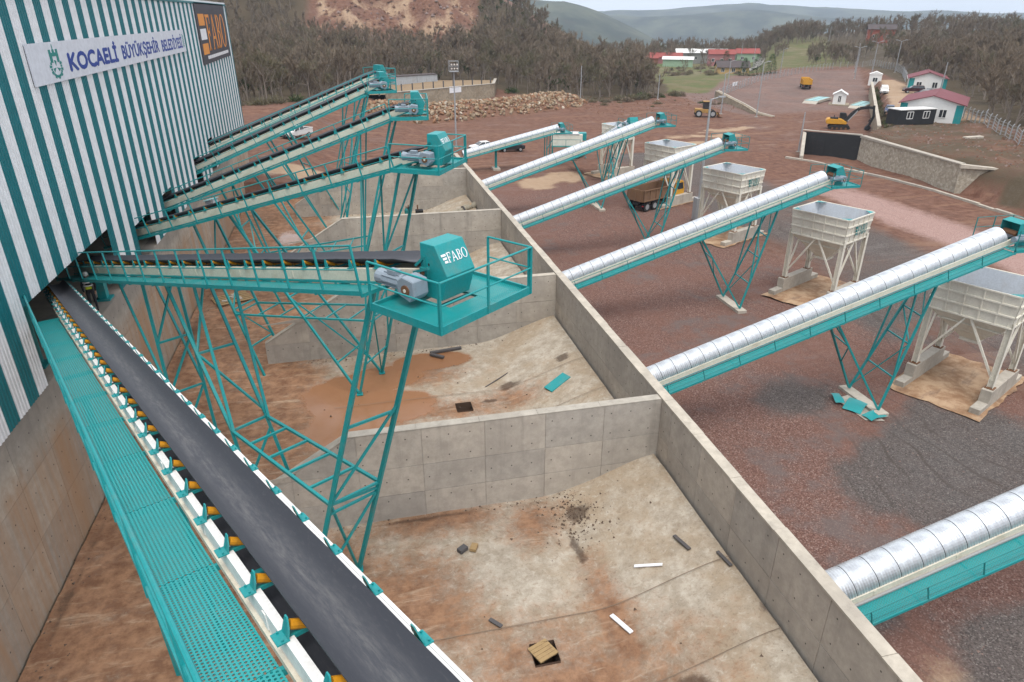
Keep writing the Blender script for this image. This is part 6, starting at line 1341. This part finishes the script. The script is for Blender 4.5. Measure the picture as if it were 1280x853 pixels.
infr = lambda x, y: -24 < math.degrees(math.atan2(x, y)) < 53
def wood_nw(x, y):
    r = x / y
    return infr(x, y) and y > tl(x) + 1.5 and r < .44 and quarry(x, y) < .3 and not (x > 40 and y > 300 and r > .36)
scatter(-80, 110, 146, 232, 4.0, wood_nw, BARE); scatter(-110, 110, 232, 346, 5.4, wood_nw, BARE, 1.05)
scatter(-140, 90, 345, 430, 7, lambda x, y: wood_nw(x, y) and x / y < .33, BARE + [3, 4, 4], 1.15)
scatter(40, 110, 290, 360, 6, lambda x, y: .185 < x / y < .33, [0, 1, 3, 4, 4], 1.)
scatter(70, 96, 176, 215, 4.5, lambda x, y: .38 < x / y < .455, BARE, .8)
scatter(90, 330, 345, 430, 6.5, lambda x, y: .36 < x / y < .70 and math.hypot(x, y) > 385 and abs(x - 224) > 6, BARE, 1.0)
scatter(88, 320, 60, 250, 4.2, lambda x, y: infr(x, y) and dright(x, y) > 4.5 and math.hypot(x - 141, y - 152.5) > 9 and math.hypot(x, y) < 300 and not (dright(x, y) < 9 and y > 112), [0, 1, 2, 2, 0, 3], .95)
scatter(200, 420, 230, 360, 7.5, lambda x, y: .80 < x / y < 1.25 and math.hypot(x, y) > 330 and not (0 < (x - 262) * -.64 + (y - 320) * -.77 < 26 and abs((x - 262) * .77 - (y - 320) * .64) < 14), BARE, 1.05)
scatter(170, 250, 240, 320, 5, lambda x, y: .70 < x / y < .80 and 310 < math.hypot(x, y) < 365, BARE, .7)
scatter(190, 300, 330, 460, 6.5, lambda x, y: .56 < x / y < .82 and math.hypot(x, y) > 425, BARE, .95)
scatter(170, 215, 300, 345, 6, lambda x, y: .62 < x / y < .66, BARE, .7)
scatter(120, 200, 262, 330, 7, lambda x, y: .44 < x / y < .6 and rt.random() < .12, BARE, .55)
spots.sort()
NIND = 290; LBL = {0: 'bare grey brown tree at the edge of the wood', 3: 'ivy covered greenish bare tree at the edge of the wood', 4: 'dark evergreen tree among the bare trees'}
first = {}
for d, x, y, k, s, a in spots[:NIND]:
    t = thing('bare_tree' if k < 4 else 'evergreen_tree', ('bare tree in the wood on the right, beyond the wire fence' if x > 88 and y < 170 else LBL.get(k, LBL[0])), 'tree', (x, y, gz(x, y) - .1), (0, 0, a), 'trees at the edge of the woods'); t.scale = (s, s, s * rt.uniform(.9, 1.15))
    tr = part('trunk', TREES[k][0], None, t); crn = part('crown', TREES[k][1], None, t); first.setdefault(k, (tr, crn))
def forest(name, k, pts):
    me = bpy.data.meshes.new(name); me.from_pydata([(x, y, gz(x, y) - .1) for d, x, y, kk, s, a in pts], [], [])
    at = me.attributes.new('turn', 'FLOAT_VECTOR', 'POINT'); at.data.foreach_set('vector', [c for p in pts for c in (0, 0, p[5])]); at = me.attributes.new('size', 'FLOAT', 'POINT'); at.data.foreach_set('value', [p[4] for p in pts])
    o = link(name, me); o['kind'] = 'stuff'; ng = bpy.data.node_groups.new(name, 'GeometryNodeTree'); ng.interface.new_socket('Geometry', in_out='INPUT', socket_type='NodeSocketGeometry'); ng.interface.new_socket('Geometry', in_out='OUTPUT', socket_type='NodeSocketGeometry')
    N = ng.nodes.new; gi = N('NodeGroupInput'); go = N('NodeGroupOutput'); ip = N('GeometryNodeInstanceOnPoints'); jn = N('GeometryNodeJoinGeometry'); Lk = ng.links.new
    for src in first[k]:
        oi = N('GeometryNodeObjectInfo'); oi.inputs['Object'].default_value = src; oi.transform_space = 'ORIGINAL'; Lk(oi.outputs['Geometry'], jn.inputs[0])
    r = N('GeometryNodeInputNamedAttribute'); r.data_type = 'FLOAT_VECTOR'; r.inputs[0].default_value = 'turn'; s = N('GeometryNodeInputNamedAttribute'); s.data_type = 'FLOAT'; s.inputs[0].default_value = 'size'
    Lk(gi.outputs[0], ip.inputs['Points']); Lk(jn.outputs[0], ip.inputs['Instance']); Lk(r.outputs['Attribute'], ip.inputs['Rotation']); Lk(s.outputs['Attribute'], ip.inputs['Scale']); Lk(ip.outputs[0], go.inputs[0])
    m = o.modifiers.new('trees', 'NODES'); m.node_group = ng; return o
for k in range(5):
    q = [p for p in spots[NIND:] if p[3] == k]
    if k in first and q: forest('wood', k, q)
print('TREES', len(spots), {k: sum(1 for p in spots if p[3] == k) for k in range(5)})
BM = [bush_mesh(31, 420, 'leaf'), bush_mesh(32, 420, 'twig_green'), bush_mesh(33, 420, 'twig')]
nb_ = 0
def bush(x, y, s, k, label, group):
    o = part('bush', BM[k], None, None, (x, y, gz(x, y) - .15), (0, 0, rt.uniform(0, 6)), scale=(s, s, s * .8)); return tag(o, label, 'bush', group)
for k in range(70):
    x = rt.uniform(-40, 92); y = tl(x) + rt.uniform(-1.5, 3)
    if y < 500 and infr(x, y) and not (7 < x < 44): bush(x, y, rt.uniform(.9, 2.1), rt.choice((0, 1, 2, 1)), 'low bush growing along the front edge of the wood', 'bushes along the wood')
for k in range(46):
    t = k / 45; x, y = 88.6 + 51.5 * t + rt.uniform(-.2, .2), 102.2 + 66.8 * t; bush(x + .5, y - .4, rt.uniform(.6, 1.0), rt.choice((0, 1)), 'low green bush of the hedge along the pale forecourt', 'hedge bushes')
for k in range(60):
    x = rt.uniform(95, 170); y = rt.uniform(235, 330)
    if .42 < x / y < .60: bush(x, y, rt.uniform(.8, 1.8), rt.choice((1, 2, 2)), 'scrubby bush on the meadow before the village', 'meadow bushes')
for k in range(24): x = rt.uniform(60, 92); bush(x, rt.uniform(160, 178), rt.uniform(.4, 1.0), rt.choice((0, 1, 2)), 'small bush on the red bank below the meadow', 'bank bushes')
for k, (lb, x, y, h) in enumerate((('leftmost of the three dark conifers by the ochre cottage', 134, 226, 6.0), ('middle one of the three dark conifers by the ochre cottage', 139, 226, 7.0), ('rightmost of the three dark conifers by the ochre cottage', 145.5, 228, 6.4), ('dark conifer behind the ochre cottage, before the pink house', 166, 296, 8.5))):
    t = thing('conifer_tree', lb, 'tree', (x, y, gz(x, y) - .2), (0, 0, k), 'conifers by the cottage'); part('trunk', MB().tube((0, 0, 0), (0, 0, h * .5), .16, 6, .08), M['bark'], t); o = part('crown', conifer_mesh(50 + k), None, t); o.scale = (h * 1.25, h * 1.25, h)

# ---------------------------------------------------------------- far air
hz = MB().box(-3500, 6500, -400, 6800, -130, 215); ho = part('haze', hz, None, None) if 0 else link('haze', hz.mesh('haze', []))
hm = bpy.data.materials.new('haze_air'); hm.use_nodes = True; hn = hm.node_tree; hn.nodes.clear(); pv = hn.nodes.new('ShaderNodeVolumePrincipled'); pv.inputs['Color'].default_value = (.68, .80, .95, 1); pv.inputs['Density'].default_value = 00.00018; pv.inputs['Anisotropy'].default_value = .2
om = hn.nodes.new('ShaderNodeOutputMaterial'); hn.links.new(pv.outputs[0], om.inputs['Volume']); ho.data.materials.append(hm); ho['kind'] = 'stuff'
